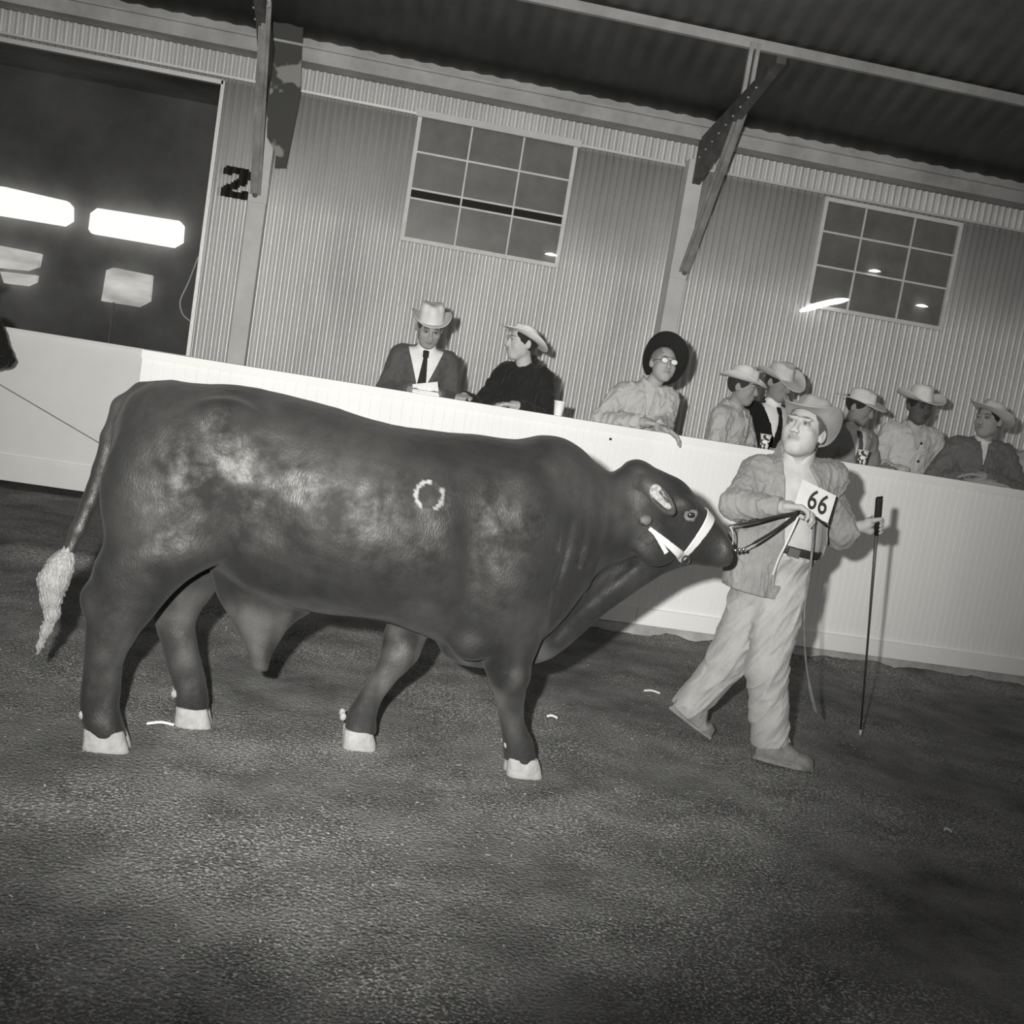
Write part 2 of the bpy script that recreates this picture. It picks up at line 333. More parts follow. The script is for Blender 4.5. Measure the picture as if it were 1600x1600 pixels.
# windows
def window(n, W_, cols, rows, lab, dark_gap_strip=False):
    x0, x1, z0, z1 = W_; y = YW-.02
    e = empty('window_%d' % n, (x0, y, z0), lab, None); e['kind'] = 'structure'; del_ = e
    w_ = x1-x0; h_ = z1-z0
    mb = MB(); t = .024
    mb.box((-.01, -.02, -.01), (w_+.01, .03, t)); mb.box((-.01, -.02, h_-t), (w_+.01, .03, h_+.01)); mb.box((-.01, -.02, t), (t, .03, h_-t)); mb.box((w_-t, -.02, t), (w_+.01, .03, h_-t))
    mb.build('window_frame', M_frame, e)
    mb = MB()
    for c in cols: mb.box((c*w_-.007, -.008, t), (c*w_+.007, .01, h_-t))
    for r in rows: mb.box((t, -.010, r*h_-.008), (w_-t, .012, r*h_+.008))
    mb.build('glazing_bars', M_frame, e)
    mb = MB()
    if dark_gap_strip:
        mb.box((t, .012, t), (w_-t, .016, .335*h_)); mb.box((t, .012, .41*h_), (w_-t, .016, h_-t))
        mb2 = MB(); mb2.box((t, .02, .33*h_), (w_-t, .03, .42*h_)); mb2.build('dark_gap_strip', M_black, e)  # black strip behind the gap, its colour standing in for the darkness inside
    else: mb.box((t, .012, t), (w_-t, .016, h_-t))
    mb.build('pane', M_glass, e)
    return e
window(1, W1, (.335, .665), (.335, .41, .70), 'window of nine panes left of the centre column', True)
window(2, W2, (.30, .66), (.385, .70), 'window of nine panes at the right')
mb = MB(); mb.box((W1[0]-.03, 9.93, 3.545), (W1[1]+.03, 9.97, 3.60)); tag(mb.build('trim_6', M_col), 'pale lintel over the left window', kind='structure')
# reflected or distant lights seen in the window glass: lamps hanging just outside
ML = emit('lamp_glow', 1.6)
for (x, z, a, sx, sz, lab) in ((1.408, 2.62, .0, .055, .014, 'small bright lamp low in the left window'), (4.30, 2.98, -.05, .055, .016, 'bright lamp beside the middle bar of the right window'), (4.80, 2.755, .0, .055, .015, 'bright lamp low in the right window, second from left')):
    mb = MB(); mb.lathe((0, 0, 0), [(0, .0), (sx*.55, -.001), (sx, .004), (sx*.8, .012), (sx*.3, .02), (0, .022)], 20); o = mb.build('lamp', ML, None, True); o.location = (x*.0+x, 9.955, z); o.rotation_euler = (0, a, 0)
    tag(o, lab, 'lamp', 'lamps seen in the windows')
p0 = onY(1250, 486, 9.93); p1 = onY(1290, 474, 9.93); p2 = onY(1326, 468, 9.93)
mb = MB(); mb.tube(bez([p0, p1, p2], 6), [.012, .02, .026, .028, .028, .026, .026, .026, .026, .026, .024, .018, .008][:13], 8); tag(mb.build('tube_light', ML, None, True), 'bright curved tube light at the lower left of the right window', 'lamp')
# painted numeral on the wall beside the doorway
bm2 = [".##########.", "############", "############", "####...#####", ".......#####", "......#####.", ".....######.", "....######..", "..######....", ".######.....", "#####....###", "############", "############", "############"]
v = []; f = []; gw, gh = 12*8, 14*2; cw, ch_ = .225/gw, .25/gh; x0, z0 = -1.388, 2.875; idx = {}
def gv(i, j):
    if (i, j) not in idx:
        x = x0+i*cw; idx[(i, j)] = len(v); v.append((x, YW+.018*corr(x/.062)-.010, z0-j*ch_))
    return idx[(i, j)]
for j in range(gh):
    for i in range(gw):
        if bm2[j//2][i//8] == '#': f.append((gv(i, j), gv(i, j+1), gv(i+1, j+1), gv(i+1, j)))
o = link('wall_numeral', v, f, M_black); so = o.modifiers.new('t', 'SOLIDIFY'); so.thickness = .002; so.offset = 0
tag(o, 'black painted numeral 2 on the corrugated wall by the doorway', 'sign')
mb = MB(); mb.tube(bez([(-1.49, 9.93, 2.10), (-1.54, 9.92, 1.88), (-1.585, 9.92, 1.72), (-1.555, 9.92, 1.62), (-1.49, 9.93, 1.57)], 6), .006, 6); tag(mb.build('cable', M_trimwood, None, True), 'thin cable looping beside the doorway edge', 'cable')
# door header, door frame, the dark hall behind
mb = MB(); mb.box((-9, 9.96, 3.50), (-1.475, 10.02, 3.535)); mb.box((-1.49, 9.96, 0), (-1.46, 10.03, 3.53)); tag(mb.build('door_1', M_wall), 'frame of the wide doorway at left', kind='structure')
mb = MB(); mb.box((-14, 20.2, -.1), (12, 20.4, 6)); tag(mb.build('wall_far', M_hall), 'dark far wall of the hall beyond the doorway', kind='structure')
mb = MB(); mb.box((-14, 10.1, 5.2), (12, 20.4, 5.3)); tag(mb.build('ceiling', M_hall), 'dark ceiling of the hall beyond', kind='structure')
mb = MB(); mb.box((-14.1, 7, -.1), (-14, 20.4, 6)); tag(mb.build('wall_left', M_hall), 'dark left wall of the hall', kind='structure')
mb = MB(); mb.box((12, 10.1, -.1), (12.1, 20.4, 6)); tag(mb.build('wall_right', M_hall), 'dark right wall of the hall beyond', kind='structure')
MS, MP = emit('daylight_strip', 1.05), emit('daylight_panel', .62, .55, 2.2)
def lightpanel(nm, c, m, lab, Y=20):
    p = [onY(a, b, Y) for a, b in c]; v = [tuple(q) for q in p]+[(q.x, 20.21, q.z) for q in p]; k = len(p)
    f = [tuple(range(k))[::-1], tuple(range(k, 2*k))]+[(i, (i+1) % k, (i+1) % k+k, i+k) for i in range(k)]
    e = link(nm, v, f, m); return tag(e, lab, 'window')
lightpanel('clerestory_window', [(-60, 283), (8, 292), (104, 314), (111, 322), (111, 344), (98, 352), (0, 336), (-60, 326)], MS, 'bright strip opening in the hall beyond, at the left edge')
lightpanel('clerestory_window', [(141, 333), (152, 325), (280, 345), (286, 352), (284, 378), (270, 386), (142, 364), (138, 358)], MS, 'bright strip opening in the hall beyond, nearest the corrugated wall')
lightpanel('hall_window', [(-40, 380), (2, 384), (62, 396), (58, 416), (40, 422), (-40, 414)], MP, 'dim lit window in the hall beyond at the left edge, upper half')
lightpanel('hall_window', [(0, 424), (56, 430), (54, 440), (40, 446), (6, 442)], MP, 'small blurred lit pane under the left edge window')
lightpanel('hall_window', [(166, 422), (178, 418), (237, 430), (233, 470), (215, 479), (158, 470)], MP, 'square lit window in the hall beyond, below the bright strips')
mb = MB(); a, b = onY(178, 472, 19.9), onY(168, 545, 19.9); b.z = -.012; mb.beam(a, b, .02, .02); tag(mb.build('post', M_trimwood), 'thin pale post below the square lit window', 'post')
# white gate across the doorway
e = empty('gate', (-1.33, 9.86, 0), 'white boarded gate across the doorway behind the bull rump', 'gate')
mb = MB(); mb.box((-4.2, -.02, .045), (.0, .02, 1.275)); mb.build('panel', M_gate, e)
mb = MB(); mb.box((-4.2, -.05, 1.265), (.0, .03, 1.285)); mb.box((-4.2, -.032, .25), (0, -.02, .262)); mb.build('rail', M_gate, e)
mb = MB(); a = onY(0, 601, 9.83)-Vector((-1.33, 9.86, 0)); b = onY(165, 698, 9.83)-Vector((-1.33, 9.86, 0)); mb.beam(a, b, .006, .006); mb.build('wire', M_steel, e)['label'] = 'thin dark diagonal brace wire'
# barrier
e = empty('barrier', (-1.33, YB, 0), 'long white boarded barrier between ring and spectators', 'barrier')
def boards(x0, x1, pitch, depth):
    v = []; f = []; xs = []; x = x0
    while x < x1-1e-6:
        for dx, dy in ((0, depth), (.003, 0), (pitch-.003, 0)):
            if x+dx < x1: xs.append((x+dx, dy))
        x += pitch
    xs.append((x1, 0))
    for x, dy in xs: v += [(x, dy, .19), (x, dy, 1.30)]
    for i in range(len(xs)-1): a = i*2; f.append((a, a+2, a+3, a+1))
    return v, f
v, f = boards(0, 1.98, .066, .004); link('boarding', v, f, M_white, e)
v, f = boards(1.98, 9.5, .045, .003); link('boarding', v, f, M_white, e)
mb = MB(); mb.box((0, -.018, 1.288), (9.5, .09, 1.338)); mb.build('cap_rail', M_white, e)
mb = MB()
for a, b in ((0, 2.4), (2.403, 3.28), (3.283, 6.3), (6.303, 9.5)): mb.box((a, -.022, .088), (b, .02, .197))
mb.build('kick_board', M_white, e)
mb = MB(); mb.box((0, .006, .05), (9.5, .05, 1.29)); mb.build('backing', M_white, e)
for px_, py_ in ((954, 686), (1378, 777)): 
    p = onY(px_, py_, YB-.004); mb = MB(); mb.box((p.x+1.33-.008, -.004, p.z-.007), (p.x+1.33+.008, .002, p.z+.007)); mb.build('knot', M_black, e)
xs = np.arange(-1.35, 8.2, .03); v = []; f = []
for i, x in enumerate(xs):
    z = .090+.0*x; v += [(x, YB-.012+.006*math.sin(x*37), -.05), (x, YB-.012+.004*math.sin(x*61), z), (x, YB+.09, z), (x, YB+.09, -.05)]
for i in range(len(xs)-1):
    a = i*4; f += [(a, a+4, a+5, a+1), (a+1, a+5, a+6, a+2), (a+2, a+6, a+7, a+3)]
tag(link('trim_7', v, f, M_conc, None, True), 'crumbling concrete footing below the barrier', kind='structure')
# raised walkway the spectators stand on
DECK = .16
mb = MB(); mb.box((-1.0, YB+.12, -.02), (9, 9.0, DECK)); tag(mb.build('floor', M_conc), 'low concrete walkway behind the barrier', kind='structure')
# ================================================================== the bull
M_coat = mat('bull_coat', 0.03, 0.5, 0.45, attr='tone', var=0.3, vscale=9, bump=0.45, bscale=190, bdist=0.004, stretch=(1, 1, 0.4), sheen=0.06)
nt = M_coat.node_tree; b_ = nt.nodes['Principled BSDF']; n_ = nt.nodes.new('ShaderNodeTexNoise'); n_.inputs['Scale'].default_value = 7; n_.inputs['Detail'].default_value = 7; n_.inputs['Roughness'].default_value = .65
tc = [q for q in nt.nodes if q.type == 'TEX_COORD'][0]; nt.links.new(tc.outputs['Object'], n_.inputs['Vector'])
for k_, (a_, c_) in {'Specular IOR Level': (.08, .55), 'Roughness': (.66, .46)}.items():   # smooth and ruffled hair patches
    r_ = nt.nodes.new('ShaderNodeMapRange'); r_.inputs[1].default_value = .4; r_.inputs[2].default_value = .62; r_.inputs[3].default_value = a_; r_.inputs[4].default_value = c_; nt.links.new(n_.outputs[0], r_.inputs[0]); nt.links.new(r_.outputs[0], b_.inputs[k_])
M_hoof = mat('hoof_horn', 0.34, 0.7, 0.3, var=0.25, vscale=30, bump=0.4, bscale=60)
M_leather = mat('white_halter_leather', 0.55, 0.45, 0.4)
M_switch = mat('tail_hair', 0.3, 0.6, 0.3, var=0.45, vscale=60, stretch=(3, 3, 0.5), bump=0.8, bscale=90)
M_dark = mat('dark_leather', 0.03, 0.5, 0.4)
M_metal = mat('dull_metal', 0.5, 0.35, 0.5, metal=1.0)
M_earhair = mat('ear_hair', 0.30, 0.8, 0.2, var=0.6, vscale=60, bump=0.5, bscale=120)
BA = math.radians(4)
bull = empty('bull', (0, 4.33, 0), 'large dark bull with a white nose band walking across the dirt ring', 'bull', rz=BA)
T_BODY = [  # u, v centre, half width, z centre, half height
 (-.845, 0, .10, 1.05, .12), (-.82, 0, .16, 1.04, .19), (-.77, 0, .215, 1.03, .255), (-.70, 0, .25, 1.01, .297), (-.58, 0, .275, 1.0, .315), (-.45, 0, .275, .995, .335),
 (-.30, 0, .285, .95, .375), (-.12, 0, .32, .925, .380), (.05, 0, .34, .91, .370), (.20, 0, .34, .903, .368), (.33, 0, .325, .89, .386), (.46, 0, .30, .875, .408),
 (.60, 0, .275, .875, .415), (.72, 0, .25, .885, .430), (.80, 0, .22, .905, .400), (.88, 0, .19, .93, .33), (.95, 0, .15, .96, .23)]
T_NECK = [(.70, 0, .22, .93, .36), (.80, 0, .20, .94, .362), (.88, 0, .18, .955, .315), (.96, 0, .155, .99, .232), (1.03, 0, .14, 1.03, .186), (1.10, 0, .125, 1.06, .175), (1.18, 0, .10, 1.07, .14)]
T_DEW = [(.62, 0, .05, .62, .20), (.74, 0, .055, .61, .19), (.82, 0, .05, .62, .195), (.90, 0, .042, .665, .20), (.97, 0, .036, .735, .20), (1.05, 0, .032, .80, .165), (1.15, 0, .03, .865, .135), (1.26, 0, .032, .915, .085), (1.35, 0, .03, .94, .05)]
T_HEAD = [(1.04, 0, .07, 1.14, .09), (1.09, 0, .115, 1.13, .138), (1.16, 0, .128, 1.095, .168), (1.23, 0, .122, 1.068, .178), (1.30, 0, .11, 1.055, .165), (1.36, 0, .09, 1.035, .135), (1.42, 0, .077, 1.01, .108),
 (1.47, 0, .076, .99, .088), (1.50, 0, .082, .977, .074), (1.525, 0, .074, .966, .058), (1.538, 0, .058, .960, .045), (1.546, 0, .035, .957, .030)]
LEGS = {
 'nh': [(.95, -.60, .235, -.13, .14), (.82, -.605, .215, -.155, .14), (.73, -.615, .205, -.17, .13), (.65, -.672, .172, -.18, .105), (.58, -.708, .142, -.185, .085), (.49, -.738, .115, -.19, .068), (.40, -.757, .085, -.19, .058), (.33, -.769, .070, -.19, .05), (.23, -.769, .066, -.19, .048), (.14, -.763, .068, -.19, .055), (.09, -.748, .071, -.19, .062), (.045, -.732, .07, -.19, .062)],
 'fh': [(.90, -.55, .20, .13, .13), (.75, -.545, .18, .145, .12), (.62, -.545, .15, .15, .10), (.52, -.55, .112, .155, .075), (.41, -.57, .08, .155, .055), (.30, -.538, .07, .155, .048), (.195, -.50, .067, .155, .048), (.12, -.472, .066, .155, .055), (.05, -.462, .062, .155, .058)],
 'ff': [(.85, .48, .15, .14, .12), (.68, .42, .13, .13, .10), (.55, .35, .10, .11, .075), (.45, .31, .085, .10, .06), (.37, .296, .075, .09, .056), (.28, .25, .056, .085, .045), (.20, .207, .050, .08, .042), (.14, .186, .056, .075, .05), (.06, .187, .062, .075, .058)],
 'nf': [(.88, .60, .19, -.15, .12), (.72, .62, .17, -.15, .12), (.58, .655, .14, -.14, .10), (.47, .68, .10, -.12, .08), (.39, .695, .082, -.105, .066), (.33, .712, .066, -.095, .055), (.25, .735, .052, -.085, .046), (.19, .757, .052, -.08, .046), (.13, .785, .063, -.075, .055), (.05, .812, .068, -.07, .06)]}
T_SHEATH = [(.80, -.24, .22, 0, .12), (.66, -.255, .21, 0, .12), (.60, -.255, .19, 0, .10), (.53, -.245, .165, 0, .065), (.47, -.25, .115, 0, .042), (.40, -.245, .072, 0, .032), (.33, -.238, .042, 0, .028), (.285, -.228, .028, 0, .022)]
def RY(a): c, s = math.cos(a), math.sin(a); return np.array([[c, 0, s], [0, 1, 0], [-s, 0, c]])
def f_head(P):
    # head
    h = loft(P, 0, T_HEAD, 2.3)
    for s in (-1, 1):
        h = smin(h, ell(P, (1.29, s*.098, 1.135), (.055, .028, .032), RY(.5)), .025)     # brow
        h = smax(h, -ell(P, (1.312, s*.128, 1.107), (.024, .022, .017)), .012)            # eye socket
        h = smin(h, ell(P, (1.20, s*.105, .97), (.09, .035, .085)), .04)                  # cheek
        h = smax(h, -ell(P, (1.535, s*.058, .985), (.018, .02, .011)), .012)              # nostril
    h = smax(h, -cone(P, (1.41, -.10, .945), (1.53, -.075, .925), .006, .004), .012)      # mouth line
    h = smax(h, -cone(P, (1.41, .10, .945), (1.53, .075, .925), .006, .004), .012)
    h = smin(h, ell(P, (1.10, 0, 1.25), (.05, .07, .03)), .03)
    return h
def f_bull(P):
    d = loft(P, 0, T_BODY, 2.25)
    d = smin(d, loft(P, 0, T_NECK, 2.1), .06)
    for s in (-1, 1):
        d = smin(d, ell(P, (.60, s*.20, .86), (.20, .10, .33)), .06)      # shoulder
        d = smin(d, ell(P, (-.62, s*.17, .93), (.235, .115, .29)), .06)   # thigh
        d = smin(d, ell(P, (-.46, s*.20, 1.225), (.10, .06, .06)), .06)   # hip bone
        d = smin(d, ell(P, (.53, s*.17, .52), (.09, .06, .07)), .05)      # elbow
    for k in LEGS: d = smin(d, loft(P, 2, LEGS[k], 2.2), .045)
    d = smin(d, ell(P, (-.83, -.19, .53), (.045, .035, .06)), .03)         # hock points
    d = smin(d, ell(P, (.715, -.13, .40), (.06, .055, .06)), .03)          # knee
    # flank hollow and folds
    d = smax(d, -ell(P, (-.34, -.36, .86), (.10, .06, .22)), .08)
    d = smax(d, -ell(P, (-.34, .36, .86), (.10, .06, .22)), .08)
    d = smax(d, -cone(P, (.43, -.345, 1.02), (.49, -.30, .60), .035, .03), .07)
    for i, (a, b, r) in enumerate([((.83, -.235, 1.14), (.80, -.235, .78), .014), ((.80, -.235, .78), (.83, -.16, .58), .014), ((.88, -.215, 1.10), (.875, -.19, .86), .010), ((.775, -.262, 1.10), (.77, -.255, .92), .008)]):
        d = smax(d, -cone(P, a, b, r, r), .02)
    d = smin(d, loft(P, 0, T_DEW, 2.0), .035)
    for a, b in [(((.80, -.05, .56)), (.98, -.05, .80)), ((.88, -.045, .55), (1.06, -.04, .80)), ((.96, -.04, .66), (1.15, -.035, .86))]:
        d = smax(d, -cone(P, a, b, .010, .008), .02)
    d = smin(d, ell(P, (.57, 0, .46), (.13, .07, .075)), .06)             # brisket
    d = smin(d, loft(P, 2, T_SHEATH, 2.0), .04)
    d = smin(d, ell(P, (-.68, -.02, .66), (.07, .07, .12)), .04)
    h = f_head(P)
    d = smin(d, h, .05)
    d = smin(d, ell(P, (1.112, -.165, 1.066), (.03, .022, .022), RY(-.4)), .02)            # skin fold behind the jaw
    # tail
    tp = [(-.68, 0, 1.25, .06), (-.77, -.01, 1.245, .045), (-.835, -.02, 1.19, .036), (-.862, -.03, 1.08, .033), (-.875, -.04, .96, .031), (-.90, -.05, .84, .029), (-.925, -.06, .74, .026), (-.95, -.07, .65, .022)]
    for a, b in zip(tp, tp[1:]): d = smin(d, cone(P, a[:3], b[:3], a[3], b[3]), .018)
    d = d+.0045*noise3(P, 16, 3)*sstep(.3, .6, P[:, 2])+.0018*noise3(P, 60, 5)+.0035*noise3(P*np.array([1, 1, .5], np.float32), 45, 11)*sstep(.62, .45, P[:, 2])
    # raised brand rings on the near side
    for (u, z, R_) in ((.262, 1.062, .048), (-.456, 1.14, .05)):
        m = (P[:, 1] < 0)
        rr = np.sqrt((P[:, 0]-u)**2+(P[:, 2]-z)**2)
        d = d-np.where(m, .0025*np.exp(-((rr-R_)/.007)**2), 0)
    return d
def c_bull(P):
    c = np.full(len(P), .020)
    c = c+.014*sstep(.0, .5, noise3(P, 9, 8))
    near = P[:, 1] < -.1
    rr = np.sqrt((P[:, 0]-.262)**2+(P[:, 2]-1.062)**2); an = np.arctan2(P[:, 2]-1.062, P[:, 0]-.262)
    c = c+np.where(near & (np.abs(rr-.048) < .0065) & (np.cos(an*2.2+.6) > -.55), .22, 0)
    # bare lighter skin behind the jaw, eyelid, sheath and brisket dust, inner thigh
    c = np.where(np.sqrt(((P[:, 0]-1.118)/.03)**2+((P[:, 2]-1.07)/.022)**2+((P[:, 1]+.17)/.03)**2) < 1, .12, c)
    e = np.sqrt(((P[:, 0]-1.315)/.03)**2+((P[:, 2]-1.105)/.018)**2)
    c = np.where(near & (e < 1.15) & (P[:, 0] > 1.28), .18, c)
    c = c+sstep(.60, .48, P[:, 2])*sstep(.16, .10, np.abs(P[:, 1]))*sstep(.18, .30, P[:, 2])*.05*np.clip(noise3(P, 30, 2)+.4, 0, 1)
    c = c+.035*np.clip(noise3(P, 26, 6)-.1, 0, 1)*sstep(.62, .4, P[:, 2])
    return c
ob = sdf_obj('body', f_bull, (-1.02, -.46, .03), (1.60, .46, 1.40), .0085, M_coat, bull, c_bull)
for (u, v, w_, sp) in ((-.728, -.19, .078, 1), (-.455, .155, .07, 1), (.186, .075, .066, 1), (.822, -.07, .072, 1)):
    def fh(P, u=u, v=v, w_=w_):
        d = None
        for s in (-1, 1):
            q = loft(P, 2, [(-.004, u+.006, w_*1.02, v+s*.032, .036), (.03, u, w_*.95, v+s*.03, .034), (.072, u-.01, w_*.84, v+s*.028, .031)], 2.4)
            d = q if d is None else np.minimum(d, q)
        return d+.002*noise3(P, 60, 1)
    sdf_obj('hoof', fh, (u-.12, v-.1, -.02), (u+.12, v+.1, .1), .006, M_hoof, bull)['label'] = 'chalky white cloven hoof'
    for s in (-.025, .03): sdf_obj('dewclaw', lambda P, s=s: ell(P, (u-w_-.010, v+s, .118), (.014, .011, .018)), (u-w_-.05, v+s-.03, .08), (u-w_+.03, v+s+.03, .16), .006, M_hoof, bull)
for s, nm in ((-1, 0), (1, 0)):   # ears
    def fe(P, s=s):
        q = P*np.array([1, s*-1.0, 1], np.float32)   # work on the near side
        R_ = np.array(Matrix.Rotation(math.radians(42), 3, 'Y') @ Matrix.Rotation(math.radians(-18), 3, 'Z'))
        d = ell(q, (1.148, -.175, 1.163), (.090, .026, .036), R_)
        d = smax(d, -ell(q, (1.152, -.199, 1.158), (.068, .019, .026), R_), .008)
        return smin(d, cone(q, (1.09, -.10, 1.20), (1.11, -.15, 1.19), .035, .025), .03)
    y0, y1 = (-.24, -.05) if s < 0 else (.05, .24)
    e = sdf_obj('ear', fe, (1.03, y0, 1.05), (1.26, y1, 1.27), .005, M_coat, bull, lambda P: np.full(len(P), .045))
    def fi(P, s=s):
        q = P*np.array([1, s*-1.0, 1], np.float32)
        R_ = np.array(Matrix.Rotation(math.radians(42), 3, 'Y') @ Matrix.Rotation(math.radians(-18), 3, 'Z'))
        d = smin(ell(q, (1.128, -.190, 1.182), (.030, .05, .024), R_), cone(q*np.array([1, .35, 1], np.float32), (1.13, -.0665, 1.178), (1.200, -.0665, 1.118), .021, .010), .012)
        d = smax(d, -cone(q*np.array([1, .2, 1], np.float32), (1.142, -.038, 1.184), (1.178, -.038, 1.150), .005, .004), .004)
        return np.maximum(d, np.abs(q[:, 1]+.190)-.012)+.004*noise3(q, 120, 4)
    sdf_obj('ear_lining', fi, (1.03, y0, 1.05), (1.26, y1, 1.27), .005, M_earhair, e)['label'] = 'pale hairy inside of the ear'
for s in (-1, 1):
    v, f = mesh_sdf(lambda P, s=s: ell(P, (1.312, s*.104, 1.107), (.019, .016, .015)), (1.28, s*.104-.03, 1.08), (1.345, s*.104+.03, 1.135), .004)
    link('eye', v, f, mat('eye_gloss', .02, .08, .9), bull, True)
# switch of the tail
def fsw(P):
    pts = [(-.947, -.07, .665, .022), (-.965, -.075, .61, .045), (-.985, -.08, .55, .050), (-.985, -.08, .49, .036), (-.975, -.08, .43, .022), (-.99, -.08, .37, .018), (-1.005, -.08, .31, .010), (-1.01, -.08, .28, .004)]
    d = None
    for a, b in zip(pts, pts[1:]):
        q = cone(P, a[:3], b[:3], a[3], b[3]); d = q if d is None else smin(d, q, .02)
    return d+.0025*np.sin((P[:, 0]+.35*P[:, 2])*520+2*np.sin(P[:, 2]*18))+.003*noise3(P*np.array([3, 3, .5], np.float32), 60, 4)
sdf_obj('tail_switch', fsw, (-1.08, -.15, .25), (-.88, 0, .72), .005, M_switch, bull)['label'] = 'pale hair tuft at the tail end'
# halter of white leather straps wrapped round the head
def slab(P, a, b, hw, t0, t1):
    a = np.array(a); b = np.array(b); d = b-a; L = np.linalg.norm(d); d = d/L
    q = P[:, [0, 2]]-a; t = q@d; n = q@np.array([-d[1], d[0]])
    hwv = hw[0]+(hw[1]-hw[0])*np.clip(t/L, 0, 1)
    return np.maximum(np.abs(n)-hwv, np.maximum(t0-t, t-t1))
shell = lambda P: np.abs(f_head(P)-.004)-.004
hal = sdf_obj('halter', lambda P: np.maximum(shell(P), slab(P, (1.318, .930), (1.414, 1.10), (.014, .023), -.01, .30)), (1.25, -.16, .86), (1.52, .16, 1.2), .004, M_leather, bull)
hal['label'] = 'white leather halter with nose band and cheek strap'
for s in (-1, 1): sdf_obj('cheek_strap', lambda P, s=s: np.maximum(np.maximum(shell(P), slab(P, (1.145, 1.035), (1.325, .930), (.008, .020), 0, .22)), .03-s*P[:, 1]), (1.1, -.16, .86), (1.38, .16, 1.1), .004, M_leather, hal)
sdf_obj('strap_end', lambda P: np.maximum(np.maximum(np.abs(f_head(P)-.009)-.004, slab(P, (1.165, 1.02), (1.228, .95), (.006, .010), 0, .095)), P[:, 1]), (1.1, -.2, .9), (1.28, 0, 1.08), .004, M_leather, hal)
def ring(name, c, R_, r, m, parent, rot=(0, 0, 0), seg=20):
    M = Matrix.Rotation(rot[2], 3, 'Z') @ Matrix.Rotation(rot[0], 3, 'X') @ Matrix.Rotation(rot[1], 3, 'Y'); v = []; f = []
    for i in range(seg):
        a = 2*PI*i/seg
        for k in range(6):
            b = 2*PI*k/6; v.append(tuple(Vector(c)+M @ Vector(((R_+r*math.cos(b))*math.cos(a), r*math.sin(b), (R_+r*math.cos(b))*math.sin(a)))))
    for i in range(seg):
        for k in range(6): f.append((i*6+k, ((i+1) % seg)*6+k, ((i+1) % seg)*6+(k+1) % 6, i*6+(k+1) % 6))
    return link(name, v, f, m, parent, True)
ring('buckle_ring', (1.325, -.108, .928), .016, .004, M_dark, hal)
ring('nose_ring', (1.54, 0, .985), .024, .004, M_metal, bull, (0, 0, .9))['label'] = 'metal nose ring'
# ================================================================== people
def rot(yaw=0, pitch=0, roll=0): return np.array(Matrix.Rotation(yaw, 3, 'Z') @ Matrix.Rotation(pitch, 3, 'X') @ Matrix.Rotation(roll, 3, 'Y'), np.float32)
def sub(P, c, r, fn):
    d = np.linalg.norm(P-np.asarray(c, np.float32), axis=1); m = d < r; out = d-r*.5
    if m.any(): out[m] = fn(P[m])
    return out
def head_sdf(q, k=1.0, fat=0.0):
    d = ell(q, (0, .012, .035), (.076, .096, .086))
    d = smin(d, ell(q, (0, -.022, -.030), (.062+fat*.4, .070, .082+fat*.2)), .03)
    d = smin(d, ell(q, (0, -.048, -.082), (.038+fat, .036, .030+fat*.5)), .03)
    d = smin(d, cone(q, (-.039, .0, -.062), (-.014, -.058, -.094), .022+fat*.5, .018), .02); d = smin(d, cone(q, (.039, .0, -.062), (.014, -.058, -.094), .022+fat*.5, .018), .02)
    for s in (-1, 1):
        d = smin(d, ell(q, (s*.040, -.062, -.018), (.024, .020, .018)), .02); d = smin(d, ell(q, (s*.046, -.026, -.038), (.022, .040, .040)), .025)
        d = smax(d, -ell(q, (s*.032, -.098, .014), (.019, .020, .012)), .012)
        d = smin(d, ell(q, (s*.032, -.080, .011), (.013, .013, .011)), .004)
        d = smin(d, ell(q, (s*.030, -.088, .032), (.024, .012, .007)), .018)
        d = smin(d, ell(q, (s*.080, .012, -.004), (.009, .019, .031), rot(s*-.5)), .008)
        d = smax(d, -ell(q, (s*.089, .006, .0), (.006, .009, .015)), .006)
        d = smin(d, ell(q, (s*.013, -.104, -.030), (.009, .011, .008)), .006)
    d = smin(d, cone(q, (0, -.088, .022), (0, -.107, -.022), .008, .0115), .012)
    d = smin(d, ell(q, (0, -.090, -.050), (.024, .012, .006)), .006); d = smin(d, ell(q, (0, -.088, -.062), (.021, .012, .007)), .006)
    d = smax(d, -cone(q, (-.021, -.104, -.0555), (.022, -.104, -.0555), .003, .003), .003)
    return d
def head_tone(q, skin, brow=.35):
    c = np.full(len(q), skin)
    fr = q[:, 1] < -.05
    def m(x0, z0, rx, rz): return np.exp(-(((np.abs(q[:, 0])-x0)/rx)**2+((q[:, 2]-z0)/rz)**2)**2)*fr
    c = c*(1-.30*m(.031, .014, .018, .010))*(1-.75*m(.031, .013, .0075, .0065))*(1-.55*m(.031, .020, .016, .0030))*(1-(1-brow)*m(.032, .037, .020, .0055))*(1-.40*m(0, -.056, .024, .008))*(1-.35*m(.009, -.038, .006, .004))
    return c
